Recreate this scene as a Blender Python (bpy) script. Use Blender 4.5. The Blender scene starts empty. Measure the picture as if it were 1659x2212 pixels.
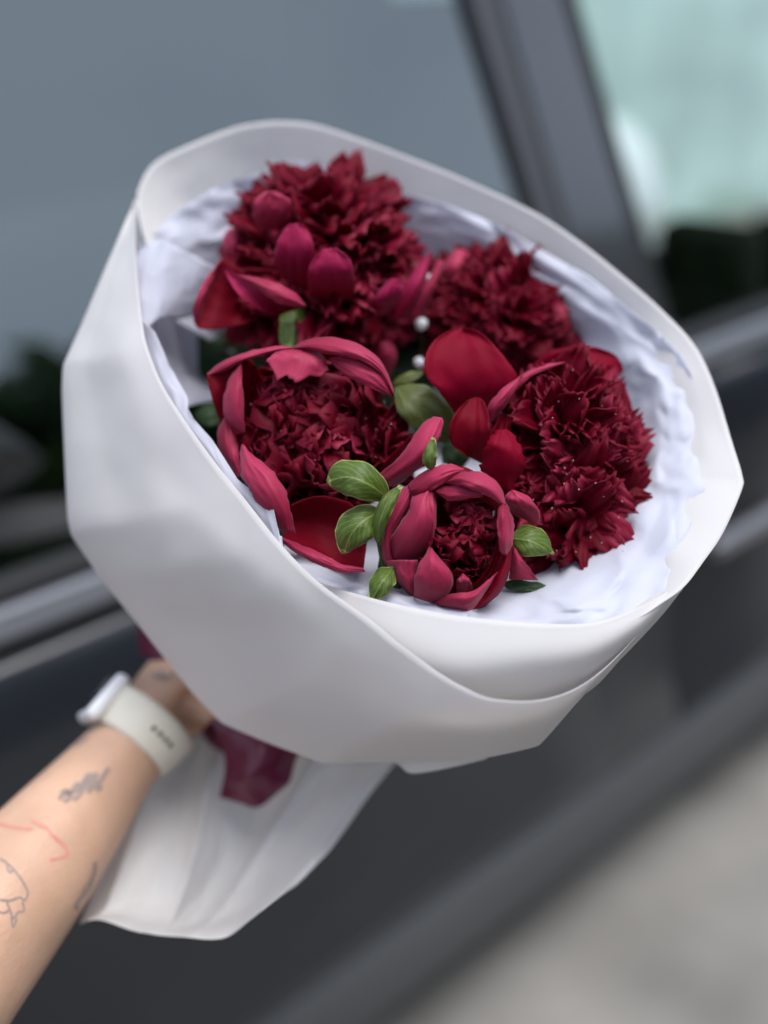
import bpy, math, random
import numpy as np
from mathutils import Vector, Matrix, noise
from mathutils.bvhtree import BVHTree
random.seed(7)
R = math.radians
sc = bpy.context.scene
COL = sc.collection

# ------------------------------------------------------------------ camera
F = 2279.0                       # focal length in pixels of a 1659 x 2212 frame
CAMZ = 1.65
def nrm(v): v = np.array(v, float); return v / np.linalg.norm(v)
axX = nrm((3008, 1247, -2279))                       # car axis seen from the camera
axZ = np.array((-231, 4719, 2279.0)); axZ = nrm(axZ - axX * axZ.dot(axX))   # up
axY = np.cross(axZ, axX)                             # away from the camera, through the car
RW = np.array((axX, axY, axZ))                       # camera vector -> world vector
CAMP = np.array((0, 0, CAMZ))
def W(c): return np.asarray(c) @ RW.T + CAMP
def P(u, v, d): return W(((u - 829.5) / F * d, (1106 - v) / F * d, -d))
def PA(a):                                           # array (...,3) of u,v,d
    a = np.asarray(a, float); d = a[..., 2]
    return W(np.stack(((a[..., 0] - 829.5) / F * d, (1106 - a[..., 1]) / F * d, -d), -1))
def ray(u, v): return RW @ np.array(((u - 829.5) / F, (1106 - v) / F, -1.0))

cd = bpy.data.cameras.new('camera'); cam = bpy.data.objects.new('camera', cd); COL.objects.link(cam)
m = np.eye(4); m[:3, :3] = RW; m[:3, 3] = CAMP
cam.matrix_world = Matrix(m.tolist())
cd.sensor_fit = 'HORIZONTAL'; cd.sensor_width = 36; cd.lens = 18 / (829.5 / F)
cd.clip_start = .02; cd.clip_end = 500
cd.dof.use_dof = True; cd.dof.focus_distance = .497; cd.dof.aperture_fstop = 2.9
sc.camera = cam

# ------------------------------------------------------------------ sky and sun
SUN_EL, SUN_AZ = R(74), R(165)
wd = bpy.data.worlds.new('World'); sc.world = wd; wd.use_nodes = True
nt = wd.node_tree; nd = nt.nodes; lk = nt.links
bg = nd['Background']; bg.inputs[1].default_value = .06
sky = nd.new('ShaderNodeTexSky'); sky.sky_type = 'NISHITA'; sky.sun_disc = False
sky.sun_elevation = SUN_EL; sky.sun_rotation = SUN_AZ; sky.air_density = 1; sky.dust_density = 2
tc = nd.new('ShaderNodeTexCoord'); cl = nd.new('ShaderNodeTexNoise')
cl.inputs['Scale'].default_value = 1.6; cl.inputs['Detail'].default_value = 6
cr = nd.new('ShaderNodeValToRGB'); cr.color_ramp.elements[0].position = .36; cr.color_ramp.elements[1].position = .62
cr.color_ramp.elements[0].color = (.55,.55,.55,1)
mx = nd.new('ShaderNodeMix'); mx.data_type = 'RGBA'; mx.inputs['B'].default_value = (6.7, 7.7, 9.6, 1)
lk.new(tc.outputs['Generated'], cl.inputs['Vector']); lk.new(cl.outputs[0], cr.inputs[0])
lk.new(cr.outputs[0], mx.inputs['Factor']); lk.new(sky.outputs[0], mx.inputs['A']); lk.new(mx.outputs['Result'], bg.inputs[0])
sl = bpy.data.lights.new('sun', 'SUN'); sl.energy = 1.5; sl.angle = R(38); sl.color = (1, .985, .97)
so = bpy.data.objects.new('sun', sl); COL.objects.link(so)
so.rotation_euler = (math.pi / 2 - SUN_EL, 0, math.pi - SUN_AZ)   # same bearing as the sky
sc.view_settings.view_transform = 'Standard'; sc.view_settings.look = 'None'
sc.view_settings.exposure = 1.20; sc.view_settings.gamma = 1
sc.cycles.use_denoising = True
sc.cycles.max_bounces = 10; sc.cycles.transparent_max_bounces = 12
sc.cycles.caustics_reflective = False; sc.cycles.caustics_refractive = False

# ------------------------------------------------------------------ materials
def mat(name, col, rough=.5, spec=.5, metal=0, sheen=0, sheen_tint=None, coat=0, trans=0, trans_col=None,
        vgrad=None, edge=None, var=0, var_scale=30, var_uv=None, bump=0, bump_scale=200, bump_uv=None, sss=0):
    M = bpy.data.materials.new(name); M.use_nodes = True
    n = M.node_tree.nodes; l = M.node_tree.links; b = n['Principled BSDF']
    b.inputs['Base Color'].default_value = (*col, 1); b.inputs['Roughness'].default_value = rough
    b.inputs['Specular IOR Level'].default_value = spec; b.inputs['Metallic'].default_value = metal
    b.inputs['Sheen Weight'].default_value = sheen; b.inputs['Sheen Roughness'].default_value = .45
    if sheen_tint: b.inputs['Sheen Tint'].default_value = (*sheen_tint, 1)
    b.inputs['Coat Weight'].default_value = coat; b.inputs['Coat Roughness'].default_value = .05
    if sss:
        b.inputs['Subsurface Weight'].default_value = sss; b.inputs['Subsurface Radius'].default_value = (1, .35, .2)
        b.inputs['Subsurface Scale'].default_value = .006
    M['b'] = 1
    def coords(uv, scale):
        t = n.new('ShaderNodeTexCoord'); mp = n.new('ShaderNodeMapping'); nz = n.new('ShaderNodeTexNoise')
        nz.inputs['Detail'].default_value = 5; nz.inputs['Scale'].default_value = scale
        if uv: mp.inputs['Scale'].default_value = (uv[0], uv[1], 1)
        l.new(t.outputs['UV' if uv else 'Object'], mp.inputs[0]); l.new(mp.outputs[0], nz.inputs['Vector']); return nz
    if var:
        nz = coords(var_uv, var_scale); mr = n.new('ShaderNodeMapRange')
        mr.inputs[1].default_value = .3; mr.inputs[2].default_value = .7
        mr.inputs[3].default_value = 1 - var; mr.inputs[4].default_value = 1 + var
        mm = n.new('ShaderNodeMix'); mm.data_type = 'RGBA'; mm.blend_type = 'MULTIPLY'; mm.inputs['Factor'].default_value = 1
        mm.inputs['A'].default_value = (*col, 1)
        l.new(nz.outputs[0], mr.inputs[0]); l.new(mr.outputs[0], mm.inputs['B']); l.new(mm.outputs['Result'], b.inputs['Base Color'])
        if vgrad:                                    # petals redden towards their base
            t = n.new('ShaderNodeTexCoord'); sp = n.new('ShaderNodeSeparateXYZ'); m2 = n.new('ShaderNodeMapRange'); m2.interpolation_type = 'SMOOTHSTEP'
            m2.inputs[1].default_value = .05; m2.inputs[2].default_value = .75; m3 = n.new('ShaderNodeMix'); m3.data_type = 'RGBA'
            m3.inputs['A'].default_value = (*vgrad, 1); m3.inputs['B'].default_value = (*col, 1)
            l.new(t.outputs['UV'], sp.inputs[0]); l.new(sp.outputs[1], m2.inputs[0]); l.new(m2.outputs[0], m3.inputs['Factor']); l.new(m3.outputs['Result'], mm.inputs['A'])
    if edge:                                         # paler petal margin, with a bright edge highlight painted into the colour
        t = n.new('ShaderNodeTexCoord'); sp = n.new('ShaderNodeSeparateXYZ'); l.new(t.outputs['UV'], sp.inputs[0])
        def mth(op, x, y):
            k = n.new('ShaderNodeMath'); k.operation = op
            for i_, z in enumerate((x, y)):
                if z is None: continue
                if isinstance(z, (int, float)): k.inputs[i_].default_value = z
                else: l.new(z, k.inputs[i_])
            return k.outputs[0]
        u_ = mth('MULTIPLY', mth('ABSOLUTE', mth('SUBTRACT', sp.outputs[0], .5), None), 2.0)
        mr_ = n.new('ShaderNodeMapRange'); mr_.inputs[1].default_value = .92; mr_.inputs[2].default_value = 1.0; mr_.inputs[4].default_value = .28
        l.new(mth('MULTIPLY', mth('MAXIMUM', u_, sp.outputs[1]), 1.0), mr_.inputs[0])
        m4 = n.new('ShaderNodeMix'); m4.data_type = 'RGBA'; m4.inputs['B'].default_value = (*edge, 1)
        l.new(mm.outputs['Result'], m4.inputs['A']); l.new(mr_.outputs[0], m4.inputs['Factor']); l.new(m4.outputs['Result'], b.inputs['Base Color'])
    if bump:
        nz = coords(bump_uv, bump_scale); bp = n.new('ShaderNodeBump'); bp.inputs['Strength'].default_value = bump
        bp.inputs['Distance'].default_value = .002
        l.new(nz.outputs[0], bp.inputs['Height']); l.new(bp.outputs[0], b.inputs['Normal'])
    if trans:
        tr = n.new('ShaderNodeBsdfTranslucent'); tr.inputs[0].default_value = (*(trans_col or col), 1)
        ms = n.new('ShaderNodeMixShader'); ms.inputs[0].default_value = trans
        l.new(b.outputs[0], ms.inputs[1]); l.new(tr.outputs[0], ms.inputs[2]); l.new(ms.outputs[0], n['Material Output'].inputs[0])
    return M
def glassmat(name, tint, ior, rough=0.0):
    M = bpy.data.materials.new(name); M.use_nodes = True
    n = M.node_tree.nodes; l = M.node_tree.links; n.remove(n['Principled BSDF'])
    t = n.new('ShaderNodeBsdfTransparent'); t.inputs[0].default_value = (*tint, 1)
    g = n.new('ShaderNodeBsdfGlossy'); g.inputs['Roughness'].default_value = rough; g.inputs[0].default_value = (.93, 1, .99, 1)
    f = n.new('ShaderNodeFresnel'); f.inputs[0].default_value = ior; s = n.new('ShaderNodeMixShader')
    l.new(f.outputs[0], s.inputs[0]); l.new(t.outputs[0], s.inputs[1]); l.new(g.outputs[0], s.inputs[2])
    l.new(s.outputs[0], n['Material Output'].inputs[0]); return M

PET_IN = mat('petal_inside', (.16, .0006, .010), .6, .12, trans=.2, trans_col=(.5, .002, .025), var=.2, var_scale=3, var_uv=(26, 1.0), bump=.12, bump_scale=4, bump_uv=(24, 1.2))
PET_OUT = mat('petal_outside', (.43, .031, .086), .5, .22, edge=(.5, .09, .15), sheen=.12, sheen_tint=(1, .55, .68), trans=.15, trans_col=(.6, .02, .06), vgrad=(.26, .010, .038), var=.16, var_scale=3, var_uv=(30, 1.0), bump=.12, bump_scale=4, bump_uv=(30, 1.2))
PET_RED = mat('petal_bright', (.22, .0006, .019), .6, .12, trans=.3, trans_col=(.75, .003, .035), var=.16, var_scale=3, var_uv=(24, 1.0), bump=.12, bump_scale=4, bump_uv=(24, 1.2))
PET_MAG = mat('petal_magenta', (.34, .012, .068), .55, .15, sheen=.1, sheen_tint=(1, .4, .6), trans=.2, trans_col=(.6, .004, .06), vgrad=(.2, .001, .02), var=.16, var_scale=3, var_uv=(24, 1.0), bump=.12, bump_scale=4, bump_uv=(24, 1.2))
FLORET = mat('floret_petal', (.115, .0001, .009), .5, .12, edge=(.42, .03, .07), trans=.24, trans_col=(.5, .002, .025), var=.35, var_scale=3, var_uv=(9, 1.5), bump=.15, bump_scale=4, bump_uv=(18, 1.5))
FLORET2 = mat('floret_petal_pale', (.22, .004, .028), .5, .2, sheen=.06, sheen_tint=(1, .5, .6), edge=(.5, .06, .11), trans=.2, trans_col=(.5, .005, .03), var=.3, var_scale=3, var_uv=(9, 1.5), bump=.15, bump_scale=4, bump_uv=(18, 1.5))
def leafmat(name, col, pale):
    M = mat(name, col, .42, .45, trans=.2, trans_col=(col[0] * 3, col[1] * 3, col[2] * 2), bump=.3, bump_scale=4, bump_uv=(8, 4))
    n = M.node_tree.nodes; l = M.node_tree.links; b = n['Principled BSDF']
    def mth(op, a, c=None):
        k = n.new('ShaderNodeMath'); k.operation = op
        for i, x in enumerate((a, c)):
            if x is None: continue
            if isinstance(x, (int, float)): k.inputs[i].default_value = x
            else: l.new(x, k.inputs[i])
        return k.outputs[0]
    t = n.new('ShaderNodeTexCoord'); sp = n.new('ShaderNodeSeparateXYZ'); l.new(t.outputs['UV'], sp.inputs[0])
    nz = n.new('ShaderNodeTexNoise'); nz.inputs['Scale'].default_value = 5; l.new(t.outputs['UV'], nz.inputs['Vector'])
    a = mth('ABSOLUTE', mth('SUBTRACT', sp.outputs[0], .5))
    fr = mth('ABSOLUTE', mth('SUBTRACT', mth('FRACT', mth('ADD', mth('MULTIPLY', mth('SUBTRACT', sp.outputs[1], mth('MULTIPLY', a, 1.1)), 6.0), mth('MULTIPLY', nz.outputs[0], .5))), .5))
    vein = mth('MAXIMUM', mth('LESS_THAN', fr, .045), mth('LESS_THAN', a, .022))
    edge = mth('GREATER_THAN', mth('ADD', mth('MAXIMUM', mth('MULTIPLY', a, 2), sp.outputs[1]), mth('MULTIPLY', nz.outputs[0], .08)), .985)
    fac = mth('MAXIMUM', mth('MULTIPLY', vein, .42), edge)
    mr = n.new('ShaderNodeMapRange'); mr.inputs[3].default_value = .6; mr.inputs[4].default_value = 1.4; l.new(nz.outputs[0], mr.inputs[0])
    mm = n.new('ShaderNodeMix'); mm.data_type = 'RGBA'; mm.blend_type = 'MULTIPLY'; mm.inputs['Factor'].default_value = 1
    mm.inputs['A'].default_value = (*col, 1); l.new(mr.outputs[0], mm.inputs['B'])
    m3 = n.new('ShaderNodeMix'); m3.data_type = 'RGBA'; m3.inputs['B'].default_value = (*pale, 1)
    l.new(mm.outputs['Result'], m3.inputs['A']); l.new(fac, m3.inputs['Factor']); l.new(m3.outputs['Result'], b.inputs['Base Color']); return M
LEAF = leafmat('leaf_green', (.085, .14, .018), (.42, .47, .15))
LEAF0 = mat('leaf_plain', (.055, .115, .018), .42, .45, trans=.2, trans_col=(.2, .35, .03), var=.35, var_scale=3, var_uv=(5, 2), bump=.35, bump_scale=4, bump_uv=(8, 4))
LEAFD = mat('leaf_dark', (.03, .06, .02), .5, .4, trans=.12, trans_col=(.1, .2, .03), var=.3, var_scale=3, var_uv=(5, 2), bump=.3, bump_scale=4, bump_uv=(8, 4))
LEAFO = leafmat('leaf_olive', (.11, .13, .03), (.2, .24, .08))
LEAFO0 = mat('leaf_olive0', (.11, .13, .03), .45, .4, trans=.2, trans_col=(.25, .3, .05), var=.3, var_scale=3, var_uv=(4, 2), bump=.3, bump_scale=4, bump_uv=(8, 4))
LEAFM = mat('leaf_margin', (.42, .47, .2), .5, .4, trans=.2, var=.2, var_scale=20)
VEIN = mat('leaf_vein', (.2, .28, .07), .5, .4, trans=.1)
PAPER = mat('wrap_paper', (.86, .84, .82), .65, .15, trans=.5, trans_col=(.88, .86, .855), var=.02, var_scale=15, bump=.03, bump_scale=45)
TISSUE = mat('tissue_paper', (.72, .725, .80), .6, .15, trans=.38, trans_col=(.74, .75, .84), bump=.06, bump_scale=160)
RIBBON = mat('satin_ribbon', (.10, .004, .026), .36, .5, sheen=.12, sheen_tint=(.8, .3, .5), var=.15, var_scale=40)
SKIN = mat('skin', (.60, .37, .25), .48, .4, var=.13, var_scale=26, bump=.22, bump_scale=420, sss=.25)
INK = mat('tattoo_ink', (.31, .235, .205), .6, .3)
INKR = mat('tattoo_ink_red', (.64, .25, .20), .6, .3)
BAND = mat('watch_band', (.74, .69, .57), .5, .4, var=.03, var_scale=40)
CASE = mat('watch_case', (.82, .82, .82), .35, .5)
DARK = mat('dark_rubber', (.012, .013, .014), .6, .3)
CARP = mat('car_paint', (.016, .019, .024), .3, .4, coat=.4)
TRIM = mat('satin_trim', (.3, .31, .34), .38, .5, metal=.6)
FRAME = mat('window_frame_black', (.05, .05, .055), .4, .5)
PILLAR = mat('pillar_gloss', (.03, .032, .036), .22, .5, coat=1)
SEAT = mat('seat_fabric', (.17, .155, .105), .8, .2, var=.2, var_scale=30)
SILL = mat('sill_plastic', (.10, .105, .11), .55, .4)
WHITE = mat('baby_breath', (.85, .85, .85), .6, .2, trans=.2)
ASPH = mat('pavement_grey', (.225, .213, .193), .85, .2, var=.3, var_scale=2.2, bump=.5, bump_scale=70)
TINTED = glassmat('tinted_glass', (.30, .40, .38), 2.5)
CLEAR = glassmat('clear_glass', (.78, .9, .86), 1.7)

# ------------------------------------------------------------------ mesh helpers
def cr1(a, n, closed=False):
    a = np.asarray(a, float); k = len(a)
    if k == 2 and not closed:
        t = np.linspace(0, 1, n).reshape((-1,) + (1,) * (a.ndim - 1)); return a[0] * (1 - t) + a[1] * t
    if closed: t = np.linspace(0, k, n, endpoint=False)
    else: t = np.linspace(0, k - 1, n)
    i = np.minimum(np.floor(t).astype(int), k - 1 if closed else k - 2); f = (t - i).reshape((-1,) + (1,) * (a.ndim - 1))
    g = (lambda j: a[j % k]) if closed else (lambda j: a[np.clip(j, 0, k - 1)])
    p0, p1, p2, p3 = g(i - 1), g(i), g(i + 1), g(i + 2)
    if not closed:
        lo = (i == 0).reshape(f.shape); hi = (i == k - 2).reshape(f.shape)
        p0 = np.where(lo, 2 * p1 - p2, p0); p3 = np.where(hi, 2 * p2 - p1, p3)
    return .5 * (2 * p1 + (p2 - p0) * f + (2 * p0 - 5 * p1 + 4 * p2 - p3) * f**2 + (3 * p1 - p0 - 3 * p2 + p3) * f**3)
def surf(ctrl, n, m):
    a = cr1(np.asarray(ctrl, float), n); return np.swapaxes(cr1(np.swapaxes(a, 0, 1), m), 0, 1)

def tag(o, label=None, cat=None, group=None, kind=None):
    if label: o['label'] = label
    if cat: o['category'] = cat
    if group: o['group'] = group
    if kind: o['kind'] = kind
    return o
def thing(name, loc, label, cat, group=None):
    o = bpy.data.objects.new(name, None); COL.objects.link(o); o.location = Vector(loc); o.empty_display_size = .02
    return tag(o, label, cat, group)
ORIG = {}
def root_loc(par):
    l = np.zeros(3)
    while par is not None: l = l + np.array(par.location); par = par.parent
    return l
def link(name, me, mats, par=None, smooth=True):
    for mt in mats: me.materials.append(mt)
    if smooth: me.polygons.foreach_set('use_smooth', [True] * len(me.polygons))
    o = bpy.data.objects.new(name, me); COL.objects.link(o); o.parent = par; return o
def sheet_data(name, p, thick=.0005, face_cam=True, closed=False, flip=False):
    """grid of points -> two skins and a rim; slot 0 is the skin towards the camera, slot 1 the other one"""
    n, m = p.shape[:2]
    du = np.gradient(p, axis=0); dv = np.gradient(p, axis=1); nn = np.cross(du, dv)
    nn /= np.linalg.norm(nn, axis=2, keepdims=True) + 1e-12
    rev = flip
    if face_cam is True:
        rev = float(((CAMP - p) * nn).sum(2).mean()) < 0
        if rev: nn = -nn
    elif rev: nn = -nn
    v = np.concatenate(((p).reshape(-1, 3), (p - nn * thick).reshape(-1, 3)))
    N = n * m; idx = np.arange(N).reshape(n, m); f = []; mi = []; uvs = []
    U = lambda k: ((k % N) % m / (m - 1), (k % N) // m / (n - 1))
    cols = m if closed else m - 1
    for i in range(n - 1):
        for j in range(cols):
            q = [idx[i, j], idx[i + 1, j], idx[i + 1, (j + 1) % m], idx[i, (j + 1) % m]]
            if rev: q = q[::-1]
            f.append(q); mi.append(0); f.append([x + N for x in q[::-1]]); mi.append(1)
    rim = [] if closed else [(idx[i, 0], idx[i + 1, 0]) for i in range(n - 1)] + [(idx[i + 1, -1], idx[i, -1]) for i in range(n - 1)]
    rim += [(idx[0, (j + 1) % m], idx[0, j]) for j in range(cols)] + [(idx[-1, j], idx[-1, (j + 1) % m]) for j in range(cols)]
    for a, b in rim:
        q = [a, a + N, b + N, b]
        if rev: q = q[::-1]
        f.append(q); mi.append(0)
    me = bpy.data.meshes.new(name); me.from_pydata(v.tolist(), [], [list(map(int, q)) for q in f])
    me.polygons.foreach_set('material_index', mi)
    uv = me.uv_layers.new(name='UVMap'); 
    li = np.zeros(len(me.loops), int); me.loops.foreach_get('vertex_index', li); k = li % N
    uv.data.foreach_set('uv', np.stack(((k % m) / (m - 1), (k // m) / (n - 1)), 1).ravel())
    return me
def facets(name, ctrl, n, m, amp, par, mt, seed, jag=3):
    """crumpled paper: an uneven grid of flat facets with sharp creases between them"""
    a = surf(ctrl, n * 4, m * 4); rg = np.random.default_rng(seed); p = np.zeros((n, m, 3))
    for i in range(n):
        for j in range(m):
            x = i * 4 + (0 if i in (0, n - 1) else rg.uniform(-1.9, 1.9)); y = j * 4 + (0 if j in (0, m - 1) else rg.uniform(-1.9, 1.9))
            x = min(max(x * (4 * n - 1) / (4 * n - 4), 0), 4 * n - 1); y = min(max(y * (4 * m - 1) / (4 * m - 4), 0), 4 * m - 1)
            i0, j0 = int(x), int(y); i1, j1 = min(i0 + 1, 4 * n - 1), min(j0 + 1, 4 * m - 1); fx, fy = x - i0, y - j0
            p[i, j] = (a[i0, j0] * (1 - fx) + a[i1, j0] * fx) * (1 - fy) + (a[i0, j1] * (1 - fx) + a[i1, j1] * fx) * fy
            u, v = p[i, j, :2]
            p[i, j, 2] += amp * (.4 * rg.uniform(-1, 1) + 1.1 * noise.noise(Vector((u / 70, v / 70, seed))) + .7 * noise.noise(Vector((u / 170, v / 170, seed + 3))))
            if i == 0: p[i, j, :2] += rg.uniform(-jag, jag, 2)
    k = 4; N_, M_ = (n - 1) * k + 1, (m - 1) * k + 1; q = np.zeros((N_, m, 3)); r = np.zeros((N_, M_, 3))
    for c in range(3):
        for j in range(m): q[:, j, c] = np.interp(np.linspace(0, n - 1, N_), np.arange(n), p[:, j, c])
        for i in range(N_): r[i, :, c] = np.interp(np.linspace(0, m - 1, M_), np.arange(m), q[i, :, c])
    for i in range(N_):
        for j in range(M_): r[i, j, 2] += amp * (.30 * crumple(r[i, j, 0] * 1.7, r[i, j, 1] * 1.7, seed) + .12 * crumple(r[i, j, 0] * 4, r[i, j, 1] * 4, seed + 2))
    for _ in range(1):
        r[1:-1, 1:-1] = r[1:-1, 1:-1] * .5 + (r[:-2, 1:-1] + r[2:, 1:-1] + r[1:-1, :-2] + r[1:-1, 2:]) * .125
    me = sheet_data(name, PA(r), .0002, True); me.transform(Matrix.Translation(-Vector(root_loc(par))))
    return link(name, me, [mt, mt], par)
def sheet(name, p, mats, par=None, thick=.0005, closed=False):
    return link(name, sheet_data(name, p - (root_loc(par) if par is not None else 0), thick, True, closed) if par is None
                else _rel(name, p, thick, closed, par), mats, par)
def _rel(name, p, thick, closed, par):
    me = sheet_data(name, p, thick, True, closed); me.transform(Matrix.Translation(-Vector(root_loc(par)))); return me
def fbm(x, y, z, o=3):
    s = 0; a = 1
    for _ in range(o): s += a * noise.noise(Vector((x, y, z))); a *= .5; x *= 2.03; y *= 2.03; z *= 2.03
    return s
def ridge(x, y, z, o=3):
    s = 0; a = 1
    for _ in range(o): s += a * (abs(noise.noise(Vector((x, y, z))))); a *= .5; x, y = 1.9 * x + .7 * y, 1.9 * y - .7 * x; z += 9
    return s
PN = [0]; NEAR = {}        # how much nearer a whole flower stands
def petal(par, spine, w, cup=0., tilt=0., face='o', notch=0., ruf=.0015, n=21, m=17, tip=.22, base=.12, name='petal', mats=None, thick=.0004, bend=0.):
    PN[0] += 1; sd = PN[0] * 7.31
    s = cr1(spine, n); ww = cr1(np.array(w, float), n) / 2
    t = np.linspace(0, 1, n)
    rt = np.where(t > 1 - tip, np.sqrt(np.clip(1 - ((t - 1 + tip) / tip)**2, .012, 1)), 1)
    rb = np.where(t < base, np.sqrt(np.clip(1 - ((base - t) / base)**2, .05, 1)), 1)
    ww = ww * rt * rb
    tg = np.gradient(s[:, :2], axis=0); tg /= np.linalg.norm(tg, axis=1, keepdims=True) + 1e-9
    pr = np.stack((-tg[:, 1], tg[:, 0]), 1)
    p = np.zeros((n, m, 3))
    rs = random.Random(PN[0] * 13); off = rs.choice((-1, 1)) * rs.uniform(.15, .4)
    for j in range(m):
        q = -1 + 2 * j / (m - 1)
        edge = abs(q)**2; cs = abs(q - off)**2.3 - .25
        rf = np.array([fbm(sd, tt * 3.2, q * 2.2) for tt in t])
        wob = 1 + .16 * np.array([fbm(sd + 5, tt * 4, q * .6, 3) for tt in t]) * (abs(q) > .5)
        p[:, j, :2] = s[:, :2] + pr * (ww * q * wob)[:, None]
        p[:, j, 2] = s[:, 2] + .72 * cup * cs * (ww / (ww.max() + 1e-9)) + tilt * q + ruf * rf * (.35 + .65 * edge) * 2 + bend * q
        p[:, j, 2] += .0005 * np.array([math.sin(q * 11 + 2.5 * noise.noise(Vector((sd, tt * 2, q)))) for tt in t]) * t
        if notch:
            nt_ = notch * (fbm(sd + 3, q * 3.5, 0, 2)) * np.clip((t - .6) / .4, 0, 1)**1.5
            p[:, j, :2] += tg * nt_[:, None]
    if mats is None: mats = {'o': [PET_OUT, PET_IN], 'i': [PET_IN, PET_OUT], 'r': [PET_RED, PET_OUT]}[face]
    return sheet(name, PA(p), mats, par, thick)

def Zp(a): a = np.asarray(a, float); return np.stack((367.2 + .651 * a[:, 0], 324 + .651 * a[:, 1]), 1)
def arc(a, n):
    c = cr1(a, 60); l = np.concatenate(((0,), np.cumsum(np.linalg.norm(np.diff(c, axis=0), axis=1)))); t = np.linspace(0, l[-1], n)
    return np.stack([np.interp(t, l, c[:, k]) for k in range(c.shape[1])], 1)
def opetal(par, L, R_, d, face='o', cup=.004, rl=0., rr=0., tip=0., notch=0., ruf=.0016, ew=2.2, n=24, m=18, thick=.00035):
    """petal between its two outlines, base first; d = depths from base to tip, rl / rr = how far either edge rolls back"""
    PN[0] += 1; sd = PN[0] * 7.31
    A_, B_ = arc(Zp(L), n), arc(Zp(R_), n); dd = cr1(np.array(d, float), n); t = np.linspace(0, 1, n); p = np.zeros((n, m, 3))
    tg = np.gradient((A_ + B_) / 2, axis=0); tg /= np.linalg.norm(tg, axis=1, keepdims=True) + 1e-9
    ac = B_ - A_; wd_ = np.linalg.norm(ac, axis=1, keepdims=True); ac = ac / (wd_ + 1e-9)
    for j in range(m):
        x = j / (m - 1); q = 2 * x - 1
        p[:, j, :2] = A_ + (B_ - A_) * x
        e_ = np.array([fbm(sd + (9 if q > 0 else 0), tt * 9, 1.5, 3) for tt in t])
        p[:, j, :2] += ac * (np.sign(q) * abs(q)**6 * ew * e_)[:, None]
        k = np.clip((t - .55) / .45, 0, 1)**2
        p[:, j, :2] += tg * ((tip * (1 - q * q) + notch * fbm(sd + 3, q * 3.2, 0, 3)) * k)[:, None]
        rf = np.array([fbm(sd, tt * 3.0, q * 1.8) for tt in t])
        p[:, j, 2] = dd + NEAR.get(par['label'][:12], 0) + cup * (q * q - .3) + rl * (1 - x)**3 + rr * x**3 + ruf * rf * (.4 + .6 * q * q) * 1.6
        p[:, j, 2] += .0003 * np.array([math.sin(q * 13 + 3 * noise.noise(Vector((sd, tt * 2, q)))) for tt in t]) * t
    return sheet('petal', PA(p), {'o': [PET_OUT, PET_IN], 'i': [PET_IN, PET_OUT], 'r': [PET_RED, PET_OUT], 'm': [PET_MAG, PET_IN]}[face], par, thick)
def tube(name, pts, rad, mt, par=None, k=10):
    pts = np.asarray(pts, float); n = len(pts); rad = np.broadcast_to(np.asarray(rad, float), (n,))
    tg = np.gradient(pts, axis=0); v = []; f = []; up = np.array((.3, .2, .9))
    for i in range(n):
        t = nrm(tg[i]); a = nrm(np.cross(t, up)); b = np.cross(t, a)
        for j in range(k):
            x = 2 * math.pi * j / k; v.append(pts[i] + rad[i] * (a * math.cos(x) + b * math.sin(x)))
    for i in range(n - 1):
        for j in range(k): f.append((i * k + j, i * k + (j + 1) % k, (i + 1) * k + (j + 1) % k, (i + 1) * k + j))
    f.append(tuple(range(k))[::-1]); f.append(tuple(range((n - 1) * k, n * k)))
    me = bpy.data.meshes.new(name); me.from_pydata([list(q) for q in v], [], f)
    if par is not None: me.transform(Matrix.Translation(-Vector(root_loc(par))))
    return link(name, me, [mt], par)
def prism(name, quad, depth, mt, par=None, bev=.004):
    """quad of world points extruded by the vector depth, bevelled"""
    q = [np.array(x, float) for x in quad]; k = len(q); v = q + [x + np.array(depth) for x in q]
    f = [tuple(range(k)), tuple(range(2 * k - 1, k - 1, -1))] + [(i, i + k, (i + 1) % k + k, (i + 1) % k) for i in range(k)]
    me = bpy.data.meshes.new(name); me.from_pydata([list(x) for x in v], [], f)
    import bmesh
    bm = bmesh.new(); bm.from_mesh(me); bmesh.ops.recalc_face_normals(bm, faces=bm.faces)
    if bev: bmesh.ops.bevel(bm, geom=bm.edges[:], offset=bev, segments=2, affect='EDGES', profile=.5)
    bm.to_mesh(me); bm.free()
    if par is not None: me.transform(Matrix.Translation(-Vector(root_loc(par))))
    return link(name, me, [mt], par, smooth=False)

# ------------------------------------------------------------------ ground
g = 60; vs = [(-g, -g, 0), (g, -g, 0), (g, g, 0), (-g, g, 0)]
me = bpy.data.meshes.new('pavement'); me.from_pydata(vs, [], [(0, 1, 2, 3)])
tag(link('pavement', me, [ASPH], None, False), kind='structure')

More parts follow.
